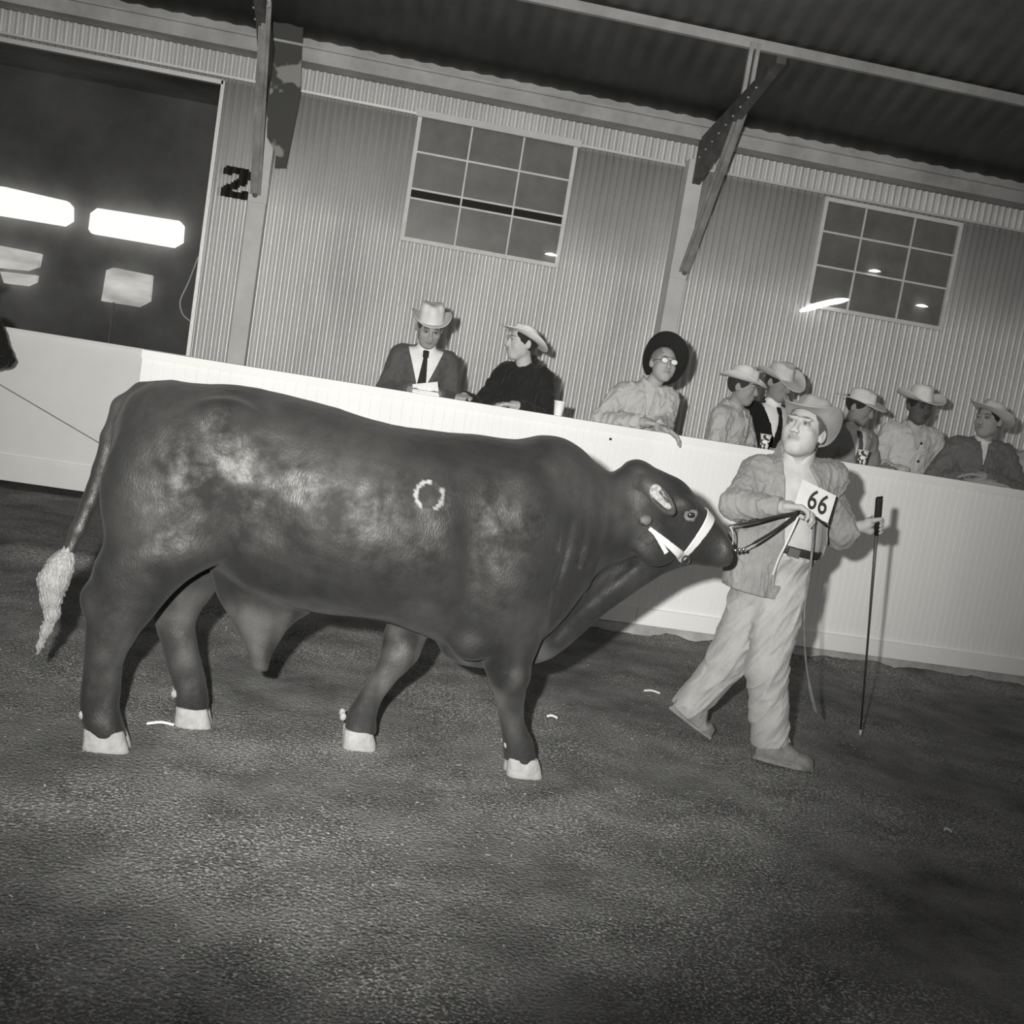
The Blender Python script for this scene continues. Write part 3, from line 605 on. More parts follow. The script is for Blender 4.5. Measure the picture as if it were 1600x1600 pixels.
def hand_prims(wr, d, n, curl=.5, side=1, spread=.0, sc_=1.0, lens=(.042, .026, .022)):
    wr = np.array(wr, float); d = np.array(d, float); d /= np.linalg.norm(d); n = np.array(n, float); n -= d*(n@d); n /= np.linalg.norm(n); s = np.cross(d, n)*side
    out = [(wr, wr+d*.03*sc_, .026*sc_, .028*sc_)]
    for i, o in enumerate((-.03, -.010, .010, .029)):
        root = wr+(d*.082+s*o)*sc_; out.append((wr+d*.02*sc_+s*o*.7*sc_, root, .016*sc_, .0115*sc_)); L = (.88, 1.0, 1.06, .96)[i]*(1 if i else .85); a = curl*.7; p = root
        for j, l in enumerate(lens):
            v = d*math.cos(a)+n*math.sin(a)+s*spread*o*20; q = p+v*l*L*sc_; out.append((p, q, (.0105-.0012*j)*sc_, (.0098-.0014*j)*sc_)); p = q; a += curl
    p = wr+(d*.022+s*.026)*sc_; q = p+(d*.6+s*.55+n*.45*curl)*.045*sc_; r_ = q+(d*.85+s*.0+n*.6*curl)*.032*sc_
    out += [(p, q, .0155*sc_, .0125*sc_), (q, r_, .0118*sc_, .0095*sc_)]
    return out
def hand_sdf(P, pr):
    c = pr[0][1]+(pr[3][1]-pr[0][1])*.6
    def f(Q):
        d = None
        for i, (a, b, ra, rb) in enumerate(pr):
            e = cone(Q, a, b, ra, rb); d = e if d is None else smin(d, e, .006)
        return d
    return sub(P, c, .19, f)
def wave(P, amp, f, seed):   # soft cloth folds
    return amp*noise3(P, f, seed)+amp*.5*np.abs(noise3(P, f*2.3, seed+1))
SKIN = mat('skin', .4, .7, .25, attr='tone', var=.10, vscale=25, bump=.2, bscale=120, bdist=.003)
_m = {}
def cloth(v, kind='cloth', b=.35):
    k = (round(v, 3), kind, b)
    if k not in _m: _m[k] = mat('%s_%d' % (kind, len(_m)), v, .85, .2, var=.12, vscale=14, bump=b, bscale=70, bdist=.006, sheen=.1)
    return _m[k]
def hat(parent, hc, R, tone, crown=.115, bw=.085, curl=.075, droop=.02, dent=.035, tilt=0.0, z0=.052, lean=0.0, label=None, taper=.10, back=0.0, band=None, squash=1.0):
    T = R @ np.array(Matrix.Rotation(tilt, 3, 'X') @ Matrix.Rotation(lean, 3, 'Y'), np.float32); N = 56; v = []; f = []
    ax, ay = .081, .101
    rows = []
    for t in (1.0, .93, .8, .65, .5, .33, .16, 0): rows.append(('b', t))
    for s in (.06, .2, .4, .6, .76, .88, .95, .99): rows.append(('c', s))
    rows.append(('t', .8)); rows.append(('t', .55)); rows.append(('t', .3)); rows.append(('t', .05))
    for kind, t in rows:
        for k in range(N):
            a = 2*PI*k/N; cx, cy = math.cos(a), math.sin(a); sd = cx*cx; fr = cy*cy
            if kind == 'b':
                w_ = bw*(1+.12*fr)*t; shr = 1-.30*min(1.3, curl/.075)*sd*t*t*(bw/(ax+bw))
                x = (ax+w_)*cx*shr; y = (ay+w_)*cy; z = (curl*sd**1.2*t**2.0)-droop*fr*t**1.5*(1 if cy < 0 else .6)
            else:
                s = t if kind == 'c' else 1.0; r_ = (1-taper*s)*(1-max(0, (s-.72)/.28)**2.4*.20)*(1 if kind == 'c' else t)
                pin = 1-.16*math.exp(-((a-1.5*PI-.55)/.3)**2)*s-.16*math.exp(-((a-1.5*PI+.55)/.3)**2)*s
                x = ax*cx*r_*pin*squash; y = ay*cy*r_*pin; z = crown*(s if s < 1 else 1.0)*(1-.10*(cy > 0)*cy*s)+back*s*cy
                if s > .75: z -= dent*math.exp(-(x/.034)**2)*min(1, (s-.75)/.22)*(1 if kind == 't' else .7)
            q = T @ np.array((x, y, z), np.float32)+R @ np.array((0, .012, z0), np.float32); v.append(tuple(np.array(hc)+q))
    nr = len(rows)
    for i in range(nr-1):
        for k in range(N): f.append((i*N+k, i*N+(k+1) % N, (i+1)*N+(k+1) % N, (i+1)*N+k))
    f.append(tuple((nr-1)*N+k for k in range(N)))
    h = link('hat', v, f, cloth(tone, 'felt', .25), parent, True); so = h.modifiers.new('t', 'SOLIDIFY'); so.thickness = .005; so.offset = 0
    if label: h['label'] = label
    if band is not None:
        v = []; f = []
        for z, g in ((.002, 1.015), (.020, 1.0)):
            for k in range(N):
                a = 2*PI*k/N; q = T @ np.array(((ax*g)*math.cos(a), (ay*g)*math.sin(a), z), np.float32)+R @ np.array((0, .012, z0), np.float32); v.append(tuple(np.array(hc)+q))
        for k in range(N): f.append((k, (k+1) % N, N+(k+1) % N, N+k))
        bnd = link('hat_band', v, f, cloth(band, 'ribbon', .1), h, True); so = bnd.modifiers.new('t', 'SOLIDIFY'); so.thickness = .004; so.offset = 1
    return h
def shear_torso(P, lean, side):
    t = np.clip((P[:, 2:3]-.95)/.5, -.2, 1.4); Q = P.copy(); Q[:, 0:1] -= side*t; Q[:, 1:2] += lean*t; return Q
def torso_sdf(P, fat=0., o=0., lean=0., side=0.):
    Q = shear_torso(P, lean, side)
    d = ell(Q, (0, .01, .94), (.165+o+fat*.4, .115+o+fat*.3, .13))
    d = smin(d, ell(Q, (0, -.01-fat*.6, 1.10), (.150+o+fat, .108+o+fat, .17)), .07)
    d = smin(d, ell(Q, (0, .0, 1.30), (.165+o, .112+o+fat*.3, .165)), .07)
    return smin(d, cone(Q, (-.132, .01, 1.405), (.132, .01, 1.405), .054+o, .054+o), .05)
def spectator(label, x, y, base, yaw, o, cat='person'):
    g = lambda k, dflt: o.get(k, dflt)
    lean, side, fat = g('lean', .06), g('side', 0.), g('fat', .01); s_ = g('scale', 1.0)
    e = empty('person', (x, y, base), label, cat, g('group', None), yaw); e.scale = (s_, s_, s_)
    hc = np.array((side*1.25, -lean*1.25-.02, 1.615), np.float32)+np.array(g('hshift', (0, 0, 0)), np.float32); R = rot(g('hyaw', 0)-yaw if g('abs', True) else g('hyaw', 0), g('hpitch', 0), g('hroll', 0))
    arms = []
    for sgn, key in ((-1, 'armL'), (1, 'armR')):
        sh = (sgn*.162+side, -lean*.9, 1.40); el_, wr, hd, hn, cu_ = g(key, ((sgn*.27, -.10, 1.14), (sgn*.08, -.32, 1.17), (-sgn*.5, -.5, 0), (0, 0, -1), .4))
        arms.append((sh, el_, wr, hand_prims(wr, hd, hn, cu_, -sgn, 0, g('hs', 1.0))))
    sk = g('skin', .42)
    def legs(P, o_):
        d = None
        for sgn in (-1, 1):
            for a, b, ra, rb in (((sgn*.09, 0, .90), (sgn*.10, -.01, .50), .085, .058), ((sgn*.10, -.01, .50), (sgn*.11, .02, .09), .056, .038)):
                c_ = cone(P, a, b, ra+o_, rb+o_); d = c_ if d is None else smin(d, c_, .03)
        return d
    def f_body(P):
        d = torso_sdf(P, fat-.004, -.012, lean, side); d = smin(d, legs(P, 0), .03)
        for sh, el_, wr, hp in arms:
            d = smin(d, cone(P, sh, el_, .046, .038), .02); d = smin(d, cone(P, el_, wr, .038, .026), .012); d = smin(d, hand_sdf(P, hp), .012)
        nb = (side, -lean*.95+.005, 1.43)
        d = smin(d, cone(P, nb, tuple(hc+R @ np.array((0, .012, -.055), np.float32)), .056, .052), .02)
        d = smin(d, sub(P, hc, .17, lambda Q: head_sdf((Q-hc) @ R, fat=g('jowl', 0))), .012)
        for sgn in (-1, 1): d = smin(d, ell(P, (sgn*.115, -.05, .045), (.042, .11, .04)), .02)
        return d
    def t_body(P): return np.where(np.linalg.norm(P-hc, axis=1) < .16, head_tone((P-hc) @ R, sk, g('brow', .35)), sk)
    sdf_obj('body', f_body, (-.55, -.75, .0), (.55, .35, 1.80), .0062, SKIN, e, t_body)
    # clothes
    up = lambda P, o_: torso_sdf(P, fat, o_, lean, side)
    if g('coat', None) is not None:
        V = g('vee', None); k_ = g('coat_off', .014); hem = g('hem', .78)
        def f_coat(P):
            d = up(P, k_); d = smin(d, smax(legs(P, .05), P[:, 2]-.95, .02), .04)
            for sh, el_, wr, hp in arms:
                w2 = np.array(el_)+(np.array(wr)-np.array(el_))*.93
                d = smin(d, smin(cone(P, sh, el_, .050+k_, .042+k_), cone(P, el_, w2, .042+k_, .033+k_*.7), .02), .035)
                a = np.array(wr)-np.array(el_); a = a/np.linalg.norm(a); d = smax(d, np.where(np.linalg.norm(P-np.array(wr, np.float32), axis=1) < .13, (P-w2.astype(np.float32)) @ a.astype(np.float32)-.012, -1), .004)
            d = smin(d, cone(P, (side, -lean*.95+.03, 1.40), (side, -lean*1.05+.035, 1.455), .078+k_*.5, .070), .025)
            if g('collar', 0): d = smin(d, cone(P, (side, -lean+.03, 1.44), (side, -lean*1.05+.03, 1.44+g('collar', 0)), .080, .082), .012)
            d = d+wave(P, g('fold', .006), 17, g('seed', 1))+folds(P*np.array([1.5, 1, .8], np.float32), g('fold', .006)*1.5, 38, 4)
            hole = cone(P, (side, -lean+.0, 1.46), (side, -lean*1.1-.02, 1.62), .056, .090); d = smax(d, -hole, .006)
            d = smax(d, hem-P[:, 2], .01)
            Q = shear_torso(P, lean, side)
            if V is not None:
                ang, zv = V; wd = np.maximum(np.abs(Q[:, 0])-ang*(Q[:, 2]-zv), np.maximum(zv-Q[:, 2], Q[:, 1]-.0)); 
                lap = np.exp(-((np.abs(Q[:, 0])-ang*(Q[:, 2]-zv)-.028)/.03)**2)*(Q[:, 1] < 0)*(Q[:, 2] > zv)*(Q[:, 2] < 1.42); d = d-.008*lap
                d = smax(d, -np.maximum(wd, -.03), .003)
                d = np.where((np.abs(Q[:, 0]-.004) < .004) & (Q[:, 1] < 0) & (Q[:, 2] < zv), d+.006, d)
            else: d = np.where((np.abs(Q[:, 0]-.01) < .005) & (Q[:, 1] < 0), d+.006, d)
            return d
        c = sdf_obj('jacket', f_coat, (-.55, -.75, hem-.05), (.55, .35, 1.62), .0075, cloth(o['coat'], 'jacket', g('cb', .5)), e)
        if g('coat_label', None): c['label'] = o['coat_label']
        if g('buttons', 0):
            for i in range(g('buttons', 0)):
                z = 1.36-.13*i; p = np.array([(side+lean*0+.02, -.3+.001*j, z) for j in range(300)], np.float32); p[:, 0] = side*(z-.95)/.5+.02; dd = f_coat(p); kx = np.argmax(dd < 0)
                mb = MB(); mb.lathe((0, 0, 0), [(0, .004), (.009, .003), (.010, 0), (0, 0)], 10); b = mb.build('button', M_black, c); b.rotation_euler = (PI/2, 0, 0); b.location = (p[kx, 0], p[kx, 1]-.001, z)
    if g('shirt', None) is not None:
        sc__ = sdf_obj('shirt', lambda P: smax(smin(up(P, .004), cone(P, (side, -lean*.95+.005, 1.42), (side, -lean*1.02-.002, 1.49), .066, .060), .02), -cone(P, (side, -lean-.09, 1.52), (side, -lean-.02, 1.53), .03, .05), .004), (-.3, -.5, .85), (.3, .2, 1.55), .0075, cloth(o['shirt'], 'shirt', .15), e)
        if g('tie', None) is not None:
            def f_tie(P):
                Q = shear_torso(P, lean, side); w_ = np.where(Q[:, 2] > 1.405, .020, .014+.10*np.clip(1.40-Q[:, 2], 0, .25)*.9)
                a = np.abs(np.minimum(up(P, .004), cone(P, (side, -lean*.95+.005, 1.42), (side, -lean*1.02-.002, 1.49), .066, .060))-.008)-.006
                return np.maximum(np.maximum(a, np.abs(Q[:, 0])-w_), np.maximum(np.maximum(1.12-Q[:, 2], Q[:, 2]-1.455), Q[:, 1]))
            sdf_obj('tie', f_tie, (-.12, -.5, 1.1), (.12+abs(side), .1, 1.5), .005, cloth(o['tie'], 'tie', .1), sc__)
    sdf_obj('trousers', lambda P: smax(smin(legs(P, .022), smax(torso_sdf(P, fat, .008, lean, side), P[:, 2]-1.02, .01), .03), .06-P[:, 2], .01), (-.3, -.3, .02), (.3, .3, 1.06), .014, cloth(g('legs', .12), 'trousers', .3), e)
    for sgn in (-1, 1): sdf_obj('shoe', lambda P, sgn=sgn: smax(ell(P, (sgn*.115, -.05, .045), (.052, .135, .055)), -P[:, 2]+.002, .004), (sgn*.115-.08, -.22, -.02), (sgn*.115+.08, .12, .13), .012, cloth(.06, 'shoe', .2), e)
    if g('hair', .06) is not None:
        def f_hair(P):
            q = (P-hc) @ R; d = ell(q, (0, .018, .030), (.083, .103, .090)); d = smax(d, -(ell(q, (0, -.10, -.02), (.085, .095, .085))), .01)
            return smax(smax(d, -.062-q[:, 2], .01), -ell(q, (0, .02, .03), (.07, .09, .07)), .0)+.0025*noise3(q, 130, 3)
        sdf_obj('hair', f_hair, hc-.14, hc+.14, .006, cloth(g('hair', .06), 'hair', .8), e)
    if g('hat', None): hat(e, hc, R, **o['hat'])
    if g('glasses', False):
        gl = None
        for sgn in (-1, 1):
            c = hc+R @ np.array((sgn*.033, -.104, .012), np.float32); M = Matrix(R.tolist()); v = []; f = []
            for i in range(20):
                a = 2*PI*i/20
                for k in range(6):
                    b = 2*PI*k/6; v.append(tuple(Vector(c)+M @ Vector(((.023+.0025*math.cos(b))*math.cos(a), .0025*math.sin(b), (.018+.0025*math.cos(b))*math.sin(a)))))
            for i in range(20):
                for k in range(6): f.append((i*6+k, ((i+1) % 20)*6+k, ((i+1) % 20)*6+(k+1) % 6, i*6+(k+1) % 6))
            o_ = link('glasses' if gl is None else 'rim', v, f, M_steel, e if gl is None else gl, True)
            if gl is None: gl = o_; gl['label'] = 'round metal framed glasses'
            v = [tuple(Vector(c)+M @ Vector((.022*math.cos(2*PI*i/20), -.001-.004*(0), .017*math.sin(2*PI*i/20)))) for i in range(20)]+[tuple(Vector(c)+M @ Vector((0, -.007, 0)))]
            link('lens', v, [(i, (i+1) % 20, 20) for i in range(20)], M_lens, gl, True)
        mb = MB(); mb.tube([tuple(hc+R @ np.array(p, np.float32)) for p in ((-.011, -.106, .014), (0, -.108, .017), (.011, -.106, .014))], .002, 6)
        mb.build('bridge', M_steel, gl)
        for sgn in (-1, 1):
            mb = MB(); mb.tube([tuple(hc+R @ np.array(p, np.float32)) for p in ((sgn*.056, -.100, .014), (sgn*.076, -.06, .012), (sgn*.083, .0, .01))], .002, 6); mb.build('temple', M_steel, gl)
    return e
M_lens = mat('lens_painted_glare', .85, .12, .9)  # flash glare on the lenses is put into their pale base colour
LIGHT, FELT = .50, .66
spectator('man in grey suit and dark tie, head bowed under a pale hat', .365, 7.70, DECK, .0, dict(coat=.095, coat_off=.016, vee=(.36, 1.14), shirt=.85, tie=.03, lean=.06, hyaw=.10, hpitch=.42, hroll=-.02, hshift=(0, -.03, -.02), skin=.34,
    hat=dict(tone=FELT, crown=.120, bw=.062, curl=.062, droop=-.005, dent=.012, tilt=-.10, lean=-.05, taper=.05), armL=((-.225, -.08, 1.15), (-.07, -.36, 1.19), (.6, -.4, 0), (0, 0, -1), .3), armR=((.225, -.06, 1.15), (.10, -.36, 1.19), (-.6, -.4, 0), (0, 0, -1), .3), fold=.004))
spectator('man in black jacket and crushed pale hat seen in left profile at the barrier', 1.07, 7.72, DECK, -.75, dict(coat=.022, vee=None, lean=.05, collar=.03, hyaw=-1.25, hpitch=.02, hroll=.0, skin=.50, hair=.03, fold=.007, hshift=(-.02, -.02, -.01), brow=.5,
    hat=dict(tone=FELT+.1, crown=.075, bw=.078, curl=.035, droop=.02, dent=.04, tilt=-.38, lean=.05, z0=.045, taper=.15), armL=((-.22, -.20, 1.13), (-.16, -.44, 1.20), (.3, -.6, 0), (0, 0, -1), .4), armR=((.26, -.10, 1.14), (.22, -.38, 1.20), (-.4, -.6, 0), (0, 0, -1), .4)))
P3 = Vector((1.86, 7.66, DECK)); h3 = onY(1054, 688, 7.17)-P3; w3 = onY(1028, 676, 7.235)-P3
spectator('man with glasses and a black hat tipped far back leaning on the barrier', *P3, -.0, dict(coat=.48, vee=(.16, 1.22), shirt=.5, lean=.10, side=.0, hyaw=.10, hpitch=-.12, hroll=.06, skin=.40, hair=.25, glasses=True, fold=.009, cb=.7, hshift=(.062, -.01, .0),
    hat=dict(tone=.018, crown=.10, bw=.085, curl=.035, droop=-.03, dent=.035, tilt=-.85, lean=.60, z0=.035), armL=((-.30, -.14, 1.18), (-.06, -.36, 1.225), (.7, -.2, 0), (0, 0, -1), .3),
    armR=((.13, -.20, 1.235), tuple(w3+Vector((0.0, 0, .03))), (.80, -.55, -.22), (.1, -.55, -1), .38), hs=1.18))
spectator('man in pale jacket and pale hat facing right, left of the man in black suit', 2.44, 7.66, DECK-.02, .80, dict(coat=.44, vee=(.14, 1.28), shirt=.4, lean=.07, hyaw=.95, hpitch=.10, hroll=.02, skin=.30, hair=.04, fold=.007, scale=.975, collar=.02,
    hat=dict(tone=FELT, crown=.108, bw=.064, curl=.055, droop=.01, dent=.03, tilt=.02, z0=.050), armL=((-.24, -.10, 1.13), (-.14, -.34, 1.20), (.4, -.6, 0), (0, 0, -1), .4), armR=((.24, -.16, 1.14), (.10, -.40, 1.20), (-.4, -.6, 0), (0, 0, -1), .4)))
spectator('man in black suit, black tie and pale hat standing above the handler shoulder', 2.86, 7.98, DECK, .40, dict(coat=.012, vee=(.38, 1.12), shirt=.85, tie=.015, lean=.03, hyaw=.50, hpitch=.22, hroll=.05, skin=.28, hair=.03, fold=.004, scale=1.01,
    hat=dict(tone=FELT-.08, crown=.105, bw=.09, curl=.06, droop=.045, dent=.03, tilt=.04, lean=-.14, z0=.052), armL=((-.27, -.06, 1.14), (-.16, -.32, 1.10), (.3, -.6, .1), (0, 0, -1), .5), armR=((.27, -.06, 1.14), (.12, -.36, 1.16), (-.3, -.6, 0), (0, 0, -1), .5)))
spectator('man in grey jacket with white collar looking down, right of the handler hat', 3.36, 7.72, DECK-.03, .35, dict(coat=.26, vee=(.30, 1.16), shirt=.8, tie=.10, lean=.05, hyaw=.75, hpitch=.30, hroll=-.05, skin=.26, hair=.03, fold=.007, scale=.98,
    hat=dict(tone=FELT, crown=.088, bw=.080, curl=.012, droop=.02, dent=.02, tilt=-.10, lean=.0, z0=.050, taper=.14), armL=((-.26, -.08, 1.12), (-.10, -.30, 1.16), (.5, -.5, 0), (0, 0, -1), .4), armR=((.22, -.12, 1.13), (.02, -.36, 1.20), (.2, -.7, .1), (-1, 0, -.2), .7)))
spectator('man in cream coat with dark face under a small pale upturned hat', 3.98, 8.02, DECK+.02, -.05, dict(coat=.62, vee=(.30, 1.30), shirt=.5, lean=.02, collar=.035, hyaw=.10, hpitch=.12, hroll=.0, skin=.12, hair=.03, fold=.006, buttons=3, coat_off=.028,
    hat=dict(tone=FELT+.12, crown=.115, bw=.095, curl=.065, droop=.0, dent=.008, tilt=.0, z0=.055, taper=.22), armL=((-.27, -.08, 1.14), (-.12, -.34, 1.12), (.4, -.6, 0), (0, 0, -1), .4), armR=((.27, -.08, 1.14), (.12, -.34, 1.12), (-.4, -.6, 0), (0, 0, -1), .4)))
spectator('man in dark grey jacket with folded arms and pale hat tipped back', 4.30, 7.62, DECK-.01, -.25, dict(coat=.17, vee=(.14, 1.28), shirt=.75, lean=.05, fat=.03, hyaw=-1.0, hpitch=-.04, hroll=-.06, skin=.36, hair=.03, fold=.009, cb=.7, coat_off=.025, jowl=.004,
    hat=dict(tone=FELT, crown=.095, bw=.085, curl=.05, droop=.0, dent=.03, tilt=-.32, lean=.25, z0=.045), armL=((-.30, -.14, 1.16), (.02, -.34, 1.20), (.8, -.1, 0), (0, 0, -1), .3), armR=((.30, -.12, 1.16), (-.02, -.30, 1.24), (-.8, -.1, 0), (0, 0, -1), .3)))
q9 = onY(1632, 700, 7.7)
spectator('person in pale coat cut off by the right edge of the photo', q9.x, 7.72, DECK-.02, .1, dict(coat=.50, lean=.05, vee=None, skin=.35, fold=.006, hat=dict(tone=FELT), armL=((-.30, -.10, 1.14), (-.12, -.34, 1.20), (.5, -.5, 0), (0, 0, -1), .4)))
q10 = onY(-28, 470, 8.9)
spectator('dark clothed person cut off by the left edge of the photo before the white gate', q10.x-.10, 8.9, .0, .3, dict(coat=.02, lean=.02, vee=None, skin=.3, fold=.006, scale=.97, hat=dict(tone=.45), armL=((-.28, 0, 1.12), (-.22, -.20, .95), (0, -.5, -.5), (0, 0, -1), .4), armR=((.31, .02, 1.10), (.16, -.22, 1.02), (-.5, -.5, 0), (0, 0, -1), .4)))

# ------------------------------------------------------------------ the handler
HO = Vector((1.98, 4.92, 0))
def hp_(px, py, Y): return np.array(onY(px, py, Y)-HO, np.float32)
hd = empty('person', HO, 'man in pale jacket, khaki trousers and pale hat leading the bull', 'person')
hC = hp_(1256, 674, 4.90); hR = rot(-.72, -.24, .05)
nk = hp_(1246, 712, 4.95); shL = hp_(1186, 742, 4.98); shR = hp_(1296, 748, 4.98)
elL = hp_(1148, 789, 4.84); wrL = hp_(1222, 792, 4.68); elR = hp_(1312, 834, 5.02); wrR = hp_(1352, 838, 4.95)
hipL = hp_(1182, 925, 4.97); hipR = hp_(1222, 925, 4.90); kn1 = hp_(1198, 1045, 4.82); an1 = hp_(1204, 1162, 4.84)
kn2 = hp_(1138, 1030, 5.02); an2 = hp_(1072, 1108, 5.12)
hLp = hand_prims(wrL, hp_(1262, 795, 4.62)-wrL, (.1, -.3, -1), .75, 1, 0, 1.05)
cane_top, cane_tip = hp_(1374, 778, 4.90), hp_(1344, 1150, 5.37)
cd = (cane_tip-cane_top)/np.linalg.norm(cane_tip-cane_top); cg = cane_top+cd*.145
wrR = cg+np.array((-.075, .012, -.012), np.float32)
def fist(c, ax, fw, back, s):   # fingers wrapped round a stick: c grip centre, ax stick axis (up), back points from stick to palm
    ax = ax/np.linalg.norm(ax); back = back-ax*(back@ax); back /= np.linalg.norm(back); o = np.cross(ax, back)*s; pr = []
    pr.append((c+back*.062, c+back*.034+ax*.02, .026, .024)); pr.append((c+back*.062, c+back*.032-ax*.022, .026, .022))
    for i, h in enumerate((.030, .010, -.010, -.029)):
        r = .0095-.0006*(i == 3); k = c+ax*h
        a0 = k+back*.030+o*.010; a1 = k+back*.014+o*.026; a2 = k-back*.014+o*.021; a3 = k-back*.021-o*.004; a4 = k-back*.010-o*.018
        pr += [(a0, a1, r+.002, r+.001), (a1, a2, r+.001, r), (a2, a3, r, r-.0005), (a3, a4, r-.0005, r-.0015)]
    pr += [(c+back*.045+ax*.03, c+back*.020-o*.020+ax*.042, .0145, .012), (c+back*.020-o*.020+ax*.042, c-back*.010-o*.018+ax*.046, .0115, .009)]
    return pr
hRp = fist(cg, -cd, 1, wrR-cg, -1)
def h_torso(P, o=0.):
    pel = hp_(1200, 905, 4.94); bel = hp_(1228, 842, 4.90); che = hp_(1236, 780, 4.95)
    d = ell(P, pel, (.150+o, .125+o, .13)); d = smin(d, ell(P, bel, (.150+o, .145+o, .16)), .08); d = smin(d, ell(P, che, (.172+o, .125+o, .17)), .08)
    return smin(d, cone(P, shL, shR, .062+o, .060+o), .06)
def h_legs(P, o=0.):
    d = smin(cone(P, hipR, kn1, .098+o, .070+o), cone(P, kn1, an1, .070+o, .062+o), .03)
    e = smin(cone(P, hipL, kn2, .098+o, .070+o), cone(P, kn2, an2, .070+o, .060+o), .03)
    return smin(d, e, .02)
def h_arm(P, o, cut=0):
    a = smin(cone(P, shL, elL, .056+o, .046+o), cone(P, elL, wrL, .046+o, .030+o*.6), .02)
    b = smin(cone(P, shR, elR, .056+o, .046+o), cone(P, elR, wrR, .046+o, .030+o*.6), .02)
    if cut:
        for w_, e_ in ((wrL, elL), (wrR, elR)):
            n_ = (w_-e_)/np.linalg.norm(w_-e_); t = (P-w_) @ n_+.012
            if w_ is wrL: a = smax(a, t, .004)
            else: b = smax(b, t, .004)
    return np.minimum(a, b)
def f_hand_body(P):
    d = h_torso(P, -.02); d = smin(d, h_legs(P, -.015), .04); d = smin(d, h_arm(P, -.008), .03)
    d = smin(d, cone(P, nk+np.array((0, .02, -.03), np.float32), hC+hR @ np.array((0, .012, -.05), np.float32), .064, .064), .03)
    d = smin(d, sub(P, hC, .18, lambda Q: head_sdf((Q-hC) @ hR*np.float32(.95), fat=.002)/.95), .015)
    d = smin(d, hand_sdf(P, hLp), .012); d = smin(d, sub(P, cg, .17, lambda Q: _fist(Q, hRp)), .010)
    d = smin(d, cone(P, an1, an1+np.array((.01, 0, -.04), np.float32), .04, .035), .02)
    return d
def _fist(Q, pr):
    d = None
    for a, b, ra, rb in pr: e = cone(Q, a, b, ra, rb); d = e if d is None else smin(d, e, .0035)
    return d
sdf_obj('body', f_hand_body, (-.60, -.45, -.02), (.70, .45, 1.72), .0045, SKIN, hd, lambda P: np.where(np.linalg.norm(P-hC, axis=1) < .17, head_tone((P-hC) @ hR*.94, .39, .35), .37))
pg = [hp_(a, b, 4.8)[[0, 2]] for a, b in ((1240, 700), (1264, 700), (1300, 800), (1284, 915), (1208, 915))]
def conv(P, pts):
    d = np.full(len(P), -9.0)
    for i in range(len(pts)):
        a, b = pts[i], pts[(i+1) % len(pts)]; e = b-a; n_ = np.array((-e[1], e[0]))/np.linalg.norm(e); d = np.maximum(d, (P[:, [0, 2]]-a) @ n_)
    return d
hem1 = hp_(1130, 912, 4.9); hem2 = hp_(1212, 934, 4.9)
def f_jk(P):
    d = h_torso(P, .022); d = smin(d, cone(P, hp_(1172, 850, 4.88), hp_(1166, 925, 4.88), .10, .105), .06)
    d = smin(d, h_arm(P, .017, 1), .035)
    d = smin(d, cone(P, nk+np.array((.0, .03, -.04), np.float32), nk+np.array((.0, .03, .012), np.float32), .085, .080), .02)
    q = P*np.array([1.6, 1, .7], np.float32)
    d = d+.0055*noise3(q, 24, 5)+folds(q, .008, 34, 7)+folds(q, .005, 75, 9)
    d = smax(d, -cone(P, nk+np.array((0, -.01, .0), np.float32), nk+np.array((-.01, -.06, .14), np.float32), .058, .10), .006)
    d = smax(d, -np.maximum(conv(P, pg), P[:, 1]+.0), .004)
    e_ = hem2-hem1; n_ = np.array((e_[2], 0, -e_[0]), np.float32); n_ /= np.linalg.norm(n_)
    return smax(d, (P-hem1) @ n_, .006)
sdf_obj('jacket', f_jk, (-.60, -.45, .60), (.70, .45, 1.52), .0055, cloth(.24, 'jacket', .5), hd)['label'] = 'open pale cloth jacket'
def f_sh(P): return smax(smax(smin(h_torso(P, .004), cone(P, nk+np.array((0, .0, -.05), np.float32), nk+np.array((0, -.012, .0), np.float32), .075, .071), .02)+.0025*noise3(P, 40, 3), .80-P[:, 2], .005), -cone(P, nk+np.array((-.02, -.09, -.005), np.float32), nk+np.array((-.02, -.05, .05), np.float32), .03, .05), .004)
sh_ = sdf_obj('shirt', f_sh, (-.35, -.35, .75), (.35, .3, 1.5), .006, cloth(.44, 'shirt', .3), hd)
zb = hp_(1235, 862, 4.78)[2]
sdf_obj('belt', lambda P: np.maximum(np.abs(h_torso(P, .012))-.007, np.abs(P[:, 2]-zb+.10*(P[:, 0]-.02))-.019), (-.35, -.35, zb-.1), (.35, .3, zb+.1), .006, M_dark, hd)
bk = hp_(1240, 864, 4.73); mb = MB(); mb.box((-.026, -.006, -.018), (.026, .004, .018)); bo = mb.build('buckle', M_metal, hd); bo.location = tuple(bk); bo.rotation_euler = (0, .12, 0)
def f_tr(P):
    d = smin(smax(h_torso(P, .008), P[:, 2]-zb+.03, .01), h_legs(P, .014), .035)
    q = P*np.array([1.0, 1.0, .55], np.float32)
    R_ = rot(0, 0, .5); q2 = (P @ R_)*np.array([1.7, .6, .5], np.float32)
    d = d+.004*noise3(q, 20, 3)+folds(q2, .009, 24, 8)+folds(q2, .004, 60, 2)
    c1 = (an1-kn1)/np.linalg.norm(an1-kn1); c2 = (an2-kn2)/np.linalg.norm(an2-kn2)
    m1 = np.linalg.norm(P-an1, axis=1) < .2; m2 = np.linalg.norm(P-an2, axis=1) < .2
    d = np.where(m1, smax(d, (P-an1) @ c1.astype(np.float32)+.004, .004), d); d = np.where(m2, smax(d, (P-an2) @ c2.astype(np.float32)-.004, .004), d)
    return d
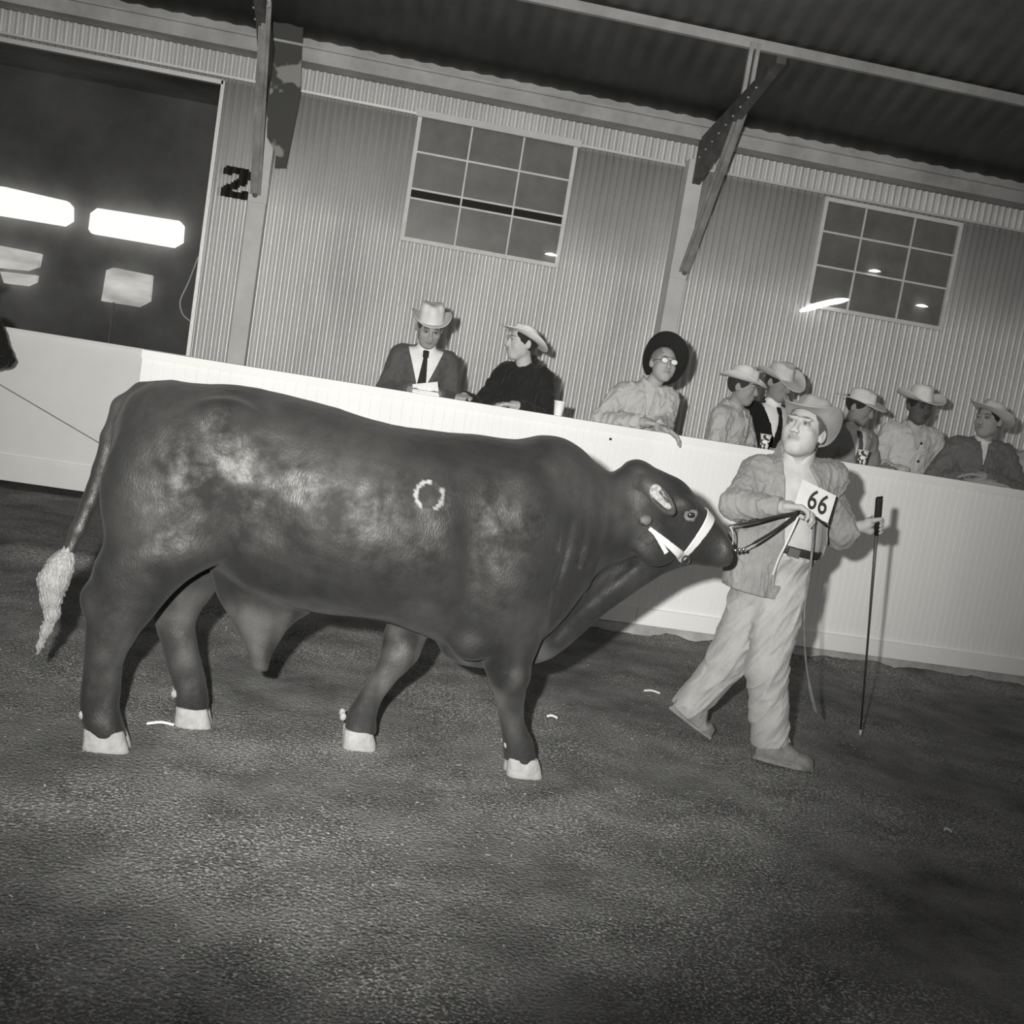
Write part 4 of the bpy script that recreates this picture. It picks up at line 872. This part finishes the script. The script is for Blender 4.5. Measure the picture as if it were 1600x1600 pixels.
sdf_obj('trousers', f_tr, (-.60, -.45, -.02), (.5, .5, 1.1), .0055, cloth(.37, 'trousers', .35), hd)['label'] = 'pale khaki trousers'
M_shoe = mat('worn_shoe', .2, .7, .3, var=.5, vscale=14, bump=.5, bscale=60)
def shoe(heel, toe, up, nm):
    heel = np.array(heel, float); toe = np.array(toe, float); d = (toe-heel)/np.linalg.norm(toe-heel); up = np.array(up, float); up -= d*(up@d); up /= np.linalg.norm(up); s = np.cross(d, up); L = np.linalg.norm(toe-heel)
    M = np.stack([d, s, up], 1).astype(np.float32)
    def f(P):
        q = (P-heel.astype(np.float32)) @ M
        b = loft(q, 0, [(-.02, 0, .028, .042, .042), (.02, 0, .042, .050, .050), (.08, 0, .046, .054, .054), (.14, 0, .050, .046, .046), (L-.06, 0, .056, .038, .038), (L-.02, 0, .052, .034, .034), (L+.005, 0, .036, .028, .028)], 2.4)
        b = smin(b, cone(q, (.045, 0, .04), (.055, 0, .085), .040, .042), .02)
        return smin(b+.002*noise3(q, 70, 2), smax(loft(q, 0, [(-.026, 0, .026, 0, .2), (.04, 0, .040, 0, .2), (L-.06, 0, .054, 0, .2), (L+.016, 0, .028, 0, .2)], 3), np.abs(q[:, 2]-.008)-.008, .003), .002)
    lo = np.minimum(heel, toe)-.12; hi = np.maximum(heel, toe)+.14
    o = sdf_obj('shoe', f, lo, hi, .005, M_shoe, hd); mb = MB()
    for k in range(4):
        c = heel+d*(.085+.02*k)+up*(.082-.008*k); mb.tube([tuple(c-s*.022), tuple(c+up*.006), tuple(c+s*.022)], .0025, 5)
    mb.build('laces', M_switch, o); return o
g1 = np.array(gnd(1222, 1196)-HO); shoe((g1[0]-.12, g1[1]+.01, .015), (g1[0]+.115, g1[1]-.03, .004), (0, 0, 1), 'f')
g2_ = np.array(gnd(1098, 1153)-HO); shoe((g2_[0]-.165, g2_[1]+.02, .105), (g2_[0]+.015, g2_[1]-.01, .010), (.5, 0, 1), 'r')
def f_hair2(P):
    q = (P-hC) @ hR; d = ell(q, (0, .02, .030), (.088, .108, .094)); d = smax(d, -(ell(q, (0, -.105, -.02), (.105, .112, .10))), .01)
    return smax(d, -.050-q[:, 2], .01)+.0025*noise3(q, 130, 3)
sdf_obj('hair', f_hair2, hC-.15, hC+.15, .005, cloth(.09, 'hair', .8), hd)
hat(hd, hC, hR, .30, crown=.110, bw=.068, curl=.085, droop=.03, dent=.03, tilt=-.30, lean=.04, z0=.050)
mb = MB(); mb.tube(bez([hp_(1247, 808, 4.66), hp_(1232, 842, 4.68), hp_(1216, 875, 4.72), hp_(1208, 898, 4.76)], 5), .005, 6, .5); mb.build('zip_edge', cloth(.6, 'tape', .1), hd)['label'] = 'pale front edge of the open jacket'

# number card with its digits
c0, c1_, c2_, c3_ = [onY(*p) for p in ((1252, 748, 4.69), (1305, 774, 4.70), (1292, 818, 4.65), (1244, 793, 4.65))]
X_ = (c1_-c0).normalized(); Z_ = ((c0-c3_)-X_*((c0-c3_) @ X_)).normalized(); Y_ = Z_.cross(X_); wC = (c1_-c0).length; hC_ = (c0-c3_).length
Mc = Matrix((X_, Y_, Z_)).transposed().to_4x4(); Mc.translation = (c0+c1_+c2_+c3_)/4
mb = MB(); mb.box((-wC/2, -.0015, -hC_/2), (wC/2, .0015, hC_/2)); card = mb.build('number_card', cloth(.60, 'card', 0)); card.matrix_world = Mc
tag(card, 'white exhibitor card reading 66 on the chest of the bull handler', 'number card')
def text_mesh(s, size, m, parent, loc, sx=1.0, off=.0):
    cu_ = bpy.data.curves.new('t', 'FONT'); cu_.body = s; cu_.size = size; cu_.extrude = .0008; cu_.align_x = 'CENTER'; cu_.offset = off
    to = bpy.data.objects.new('t', cu_); COL.objects.link(to); dg = bpy.context.evaluated_depsgraph_get(); me = bpy.data.meshes.new_from_object(to.evaluated_get(dg)); bpy.data.objects.remove(to)
    o = bpy.data.objects.new('digit', me); COL.objects.link(o); me.materials.clear(); me.materials.append(m); o.parent = parent; o.location = loc; o.rotation_euler = (PI/2, 0, 0); o.scale = (sx, 1, 1); return o
for dx in (-.012, .040): text_mesh('6', .125, cloth(.03, 'ink', 0), card, (dx, -.0025, -.040), .76, .0015)
# cane, lead
e = empty('show_cane', HO+Vector(cane_tip.tolist()), 'thin cane with black grip held upright in the handler hand at right', 'cane')
dC = Vector((cane_top-cane_tip).tolist())
mb = MB(); mb.tube([(0, 0, 0), tuple(dC*.5), tuple(dC*.86)], [.0045, .006, .0085], 8); mb.build('shaft', mat('cane_shaft', .05, .45, .4), e, True)
mb = MB(); mb.tube([tuple(dC*.86), tuple(dC*.93), tuple(dC*.995), tuple(dC)], [.010, .0165, .0165, .014], 10); mb.build('grip', M_black, e, True)
mb = MB(); mb.tube([(0, 0, 0), tuple(dC*.03)], [.006, .006], 8); mb.build('tip', M_leather, e, True)['label'] = 'pale cane tip'
nose = Vector((1.555, 0, .98)); nose = Matrix.Rotation(BA, 3, 'Z') @ nose+Vector((0, 4.33, 0))
e = empty('lead_rope', HO+Vector(hLp[0][1].tolist()), 'dark leather lead from the bull nose ring to the handler fist and its hanging tail', 'lead rope')
L0 = e.location.copy(); grip_ = onY(1249, 800, 4.62)
def Lp(v): return tuple(Vector(v)-L0)
mb = MB(); mb.tube([Lp(v) for v in [nose+Vector((.05, .012, .012)).lerp(Vector((0, 0, 0)), 0)+(grip_-nose-Vector((.05, .012, .012)))*(t/15)+Vector((0, 0, -.012*math.sin(PI*t/15))) for t in range(16)]], [.003]*3+[.0065]*13, 7, .6); mb.build('lead', M_dark, e, True)
mb = MB(); mb.tube([Lp(v) for v in bez([onY(1139, 821, 4.47), onY(1170, 817, 4.50), onY(1210, 808, 4.57), grip_], 5)], [.003]*3+[.0065]*13, 7, .6); mb.build('lead', M_dark, e, True)
mb = MB(); mb.tube([Lp(v) for v in bez([onY(1139, 821, 4.47), onY(1145, 832, 4.46), nose+Vector((.0, .0, .0))], 3)], .003, 6); mb.build('chain', M_metal, e, True)
ch = MB()
for k in range(3): ch.lathe(Lp(nose+Vector((.012+.018*k, .004*k, .004*k))), [(0, .008), (.008, .005), (.008, -.005), (0, -.008)], 8)
ch.build('chain', M_metal, e, True)
tail = bez([grip_, onY(1270, 806, 4.62), onY(1292, 822, 4.68)], 4)
mb = MB(); mb.tube([Lp(v) for v in tail], .006, 7, .7); mb.build('lead', M_dark, e, True)
mb = MB(); mb.tube([Lp(v) for v in bez([onY(1272, 806, 4.62), onY(1270, 850, 4.66), onY(1264, 905, 4.66), onY(1257, 960, 4.70), onY(1259, 1030, 4.74), onY(1268, 1085, 4.78), onY(1277, 1118, 4.80)], 5)], [.006]*12+[.004]*8+[.005]*4+[.009]*4+[.010, .008, .003], 7, .5); mb.build('hanging_strap', M_leather2 if 'M_leather2' in globals() else mat('tan_strap', .16, .6, .3, var=.4, vscale=20), e, True)
# cups and the paper on the rail
M_cup = mat('paper_cup', .88, .6, .3)
M_cupp = bpy.data.materials.new('printed_cup'); M_cupp.use_nodes = True; nt = M_cupp.node_tree; b = nt.nodes['Principled BSDF']; tcn = nt.nodes.new('ShaderNodeTexCoord'); vn = nt.nodes.new('ShaderNodeTexNoise'); vn.inputs['Scale'].default_value = 42; vn.inputs['Detail'].default_value = 1
cr_ = nt.nodes.new('ShaderNodeValToRGB'); cr_.color_ramp.elements[0].position = .47; cr_.color_ramp.elements[0].color = (.06, .06, .055, 1); cr_.color_ramp.elements[1].position = .53; cr_.color_ramp.elements[1].color = (.85, .84, .8, 1)
nt.links.new(tcn.outputs['Object'], vn.inputs['Vector']); nt.links.new(vn.outputs[0], cr_.inputs[0]); nt.links.new(cr_.outputs[0], b.inputs['Base Color'])
def cup(px, py, Y, m, lab, h=.092):
    p = onY(px, py, Y); p.z = 1.3385; e = empty('paper_cup', p, lab, 'cup', 'paper cups on the barrier')
    mb = MB(); mb.lathe((0, 0, 0), [(0, .003), (.026, .003), (.025, 0), (.026, .001), (.037, h), (.035, h), (.0245, .006), (0, .006)], 22); mb.build('cup_wall', m, e, True)
    mb = MB(); mb.lathe((0, 0, h), [(.0355, -.001), (.0395, -.001), (.0400, .002), (.0355, .003), (.0355, -.001)], 22); mb.build('rim', M_cup, e, True)
cup(871, 652, 7.245, M_cup, 'plain white paper cup on the rail beside the man in black jacket')
cup(1193, 702, 7.24, M_cupp, 'printed paper cup in front of the man in black suit')
cup(1346, 722, 7.24, M_cupp, 'printed paper cup in front of the man in grey jacket, right of the handler')
p = onY(665, 614, 7.25); mb = MB(); mb.box((-.085, -.03, 0), (.085, .05, .012)); mb.box((-.083, -.028, .013), (.08, .048, .022)); mb.beam((-.08, .05, .02), (.075, .055, .06), .004, .06, (1, 0, 0))
o = mb.build('programme', cloth(.8, 'paper', .1)); o.location = (p.x, 7.255, 1.339); tag(o, 'white folded papers on the rail in front of the man in dark suit', 'papers')
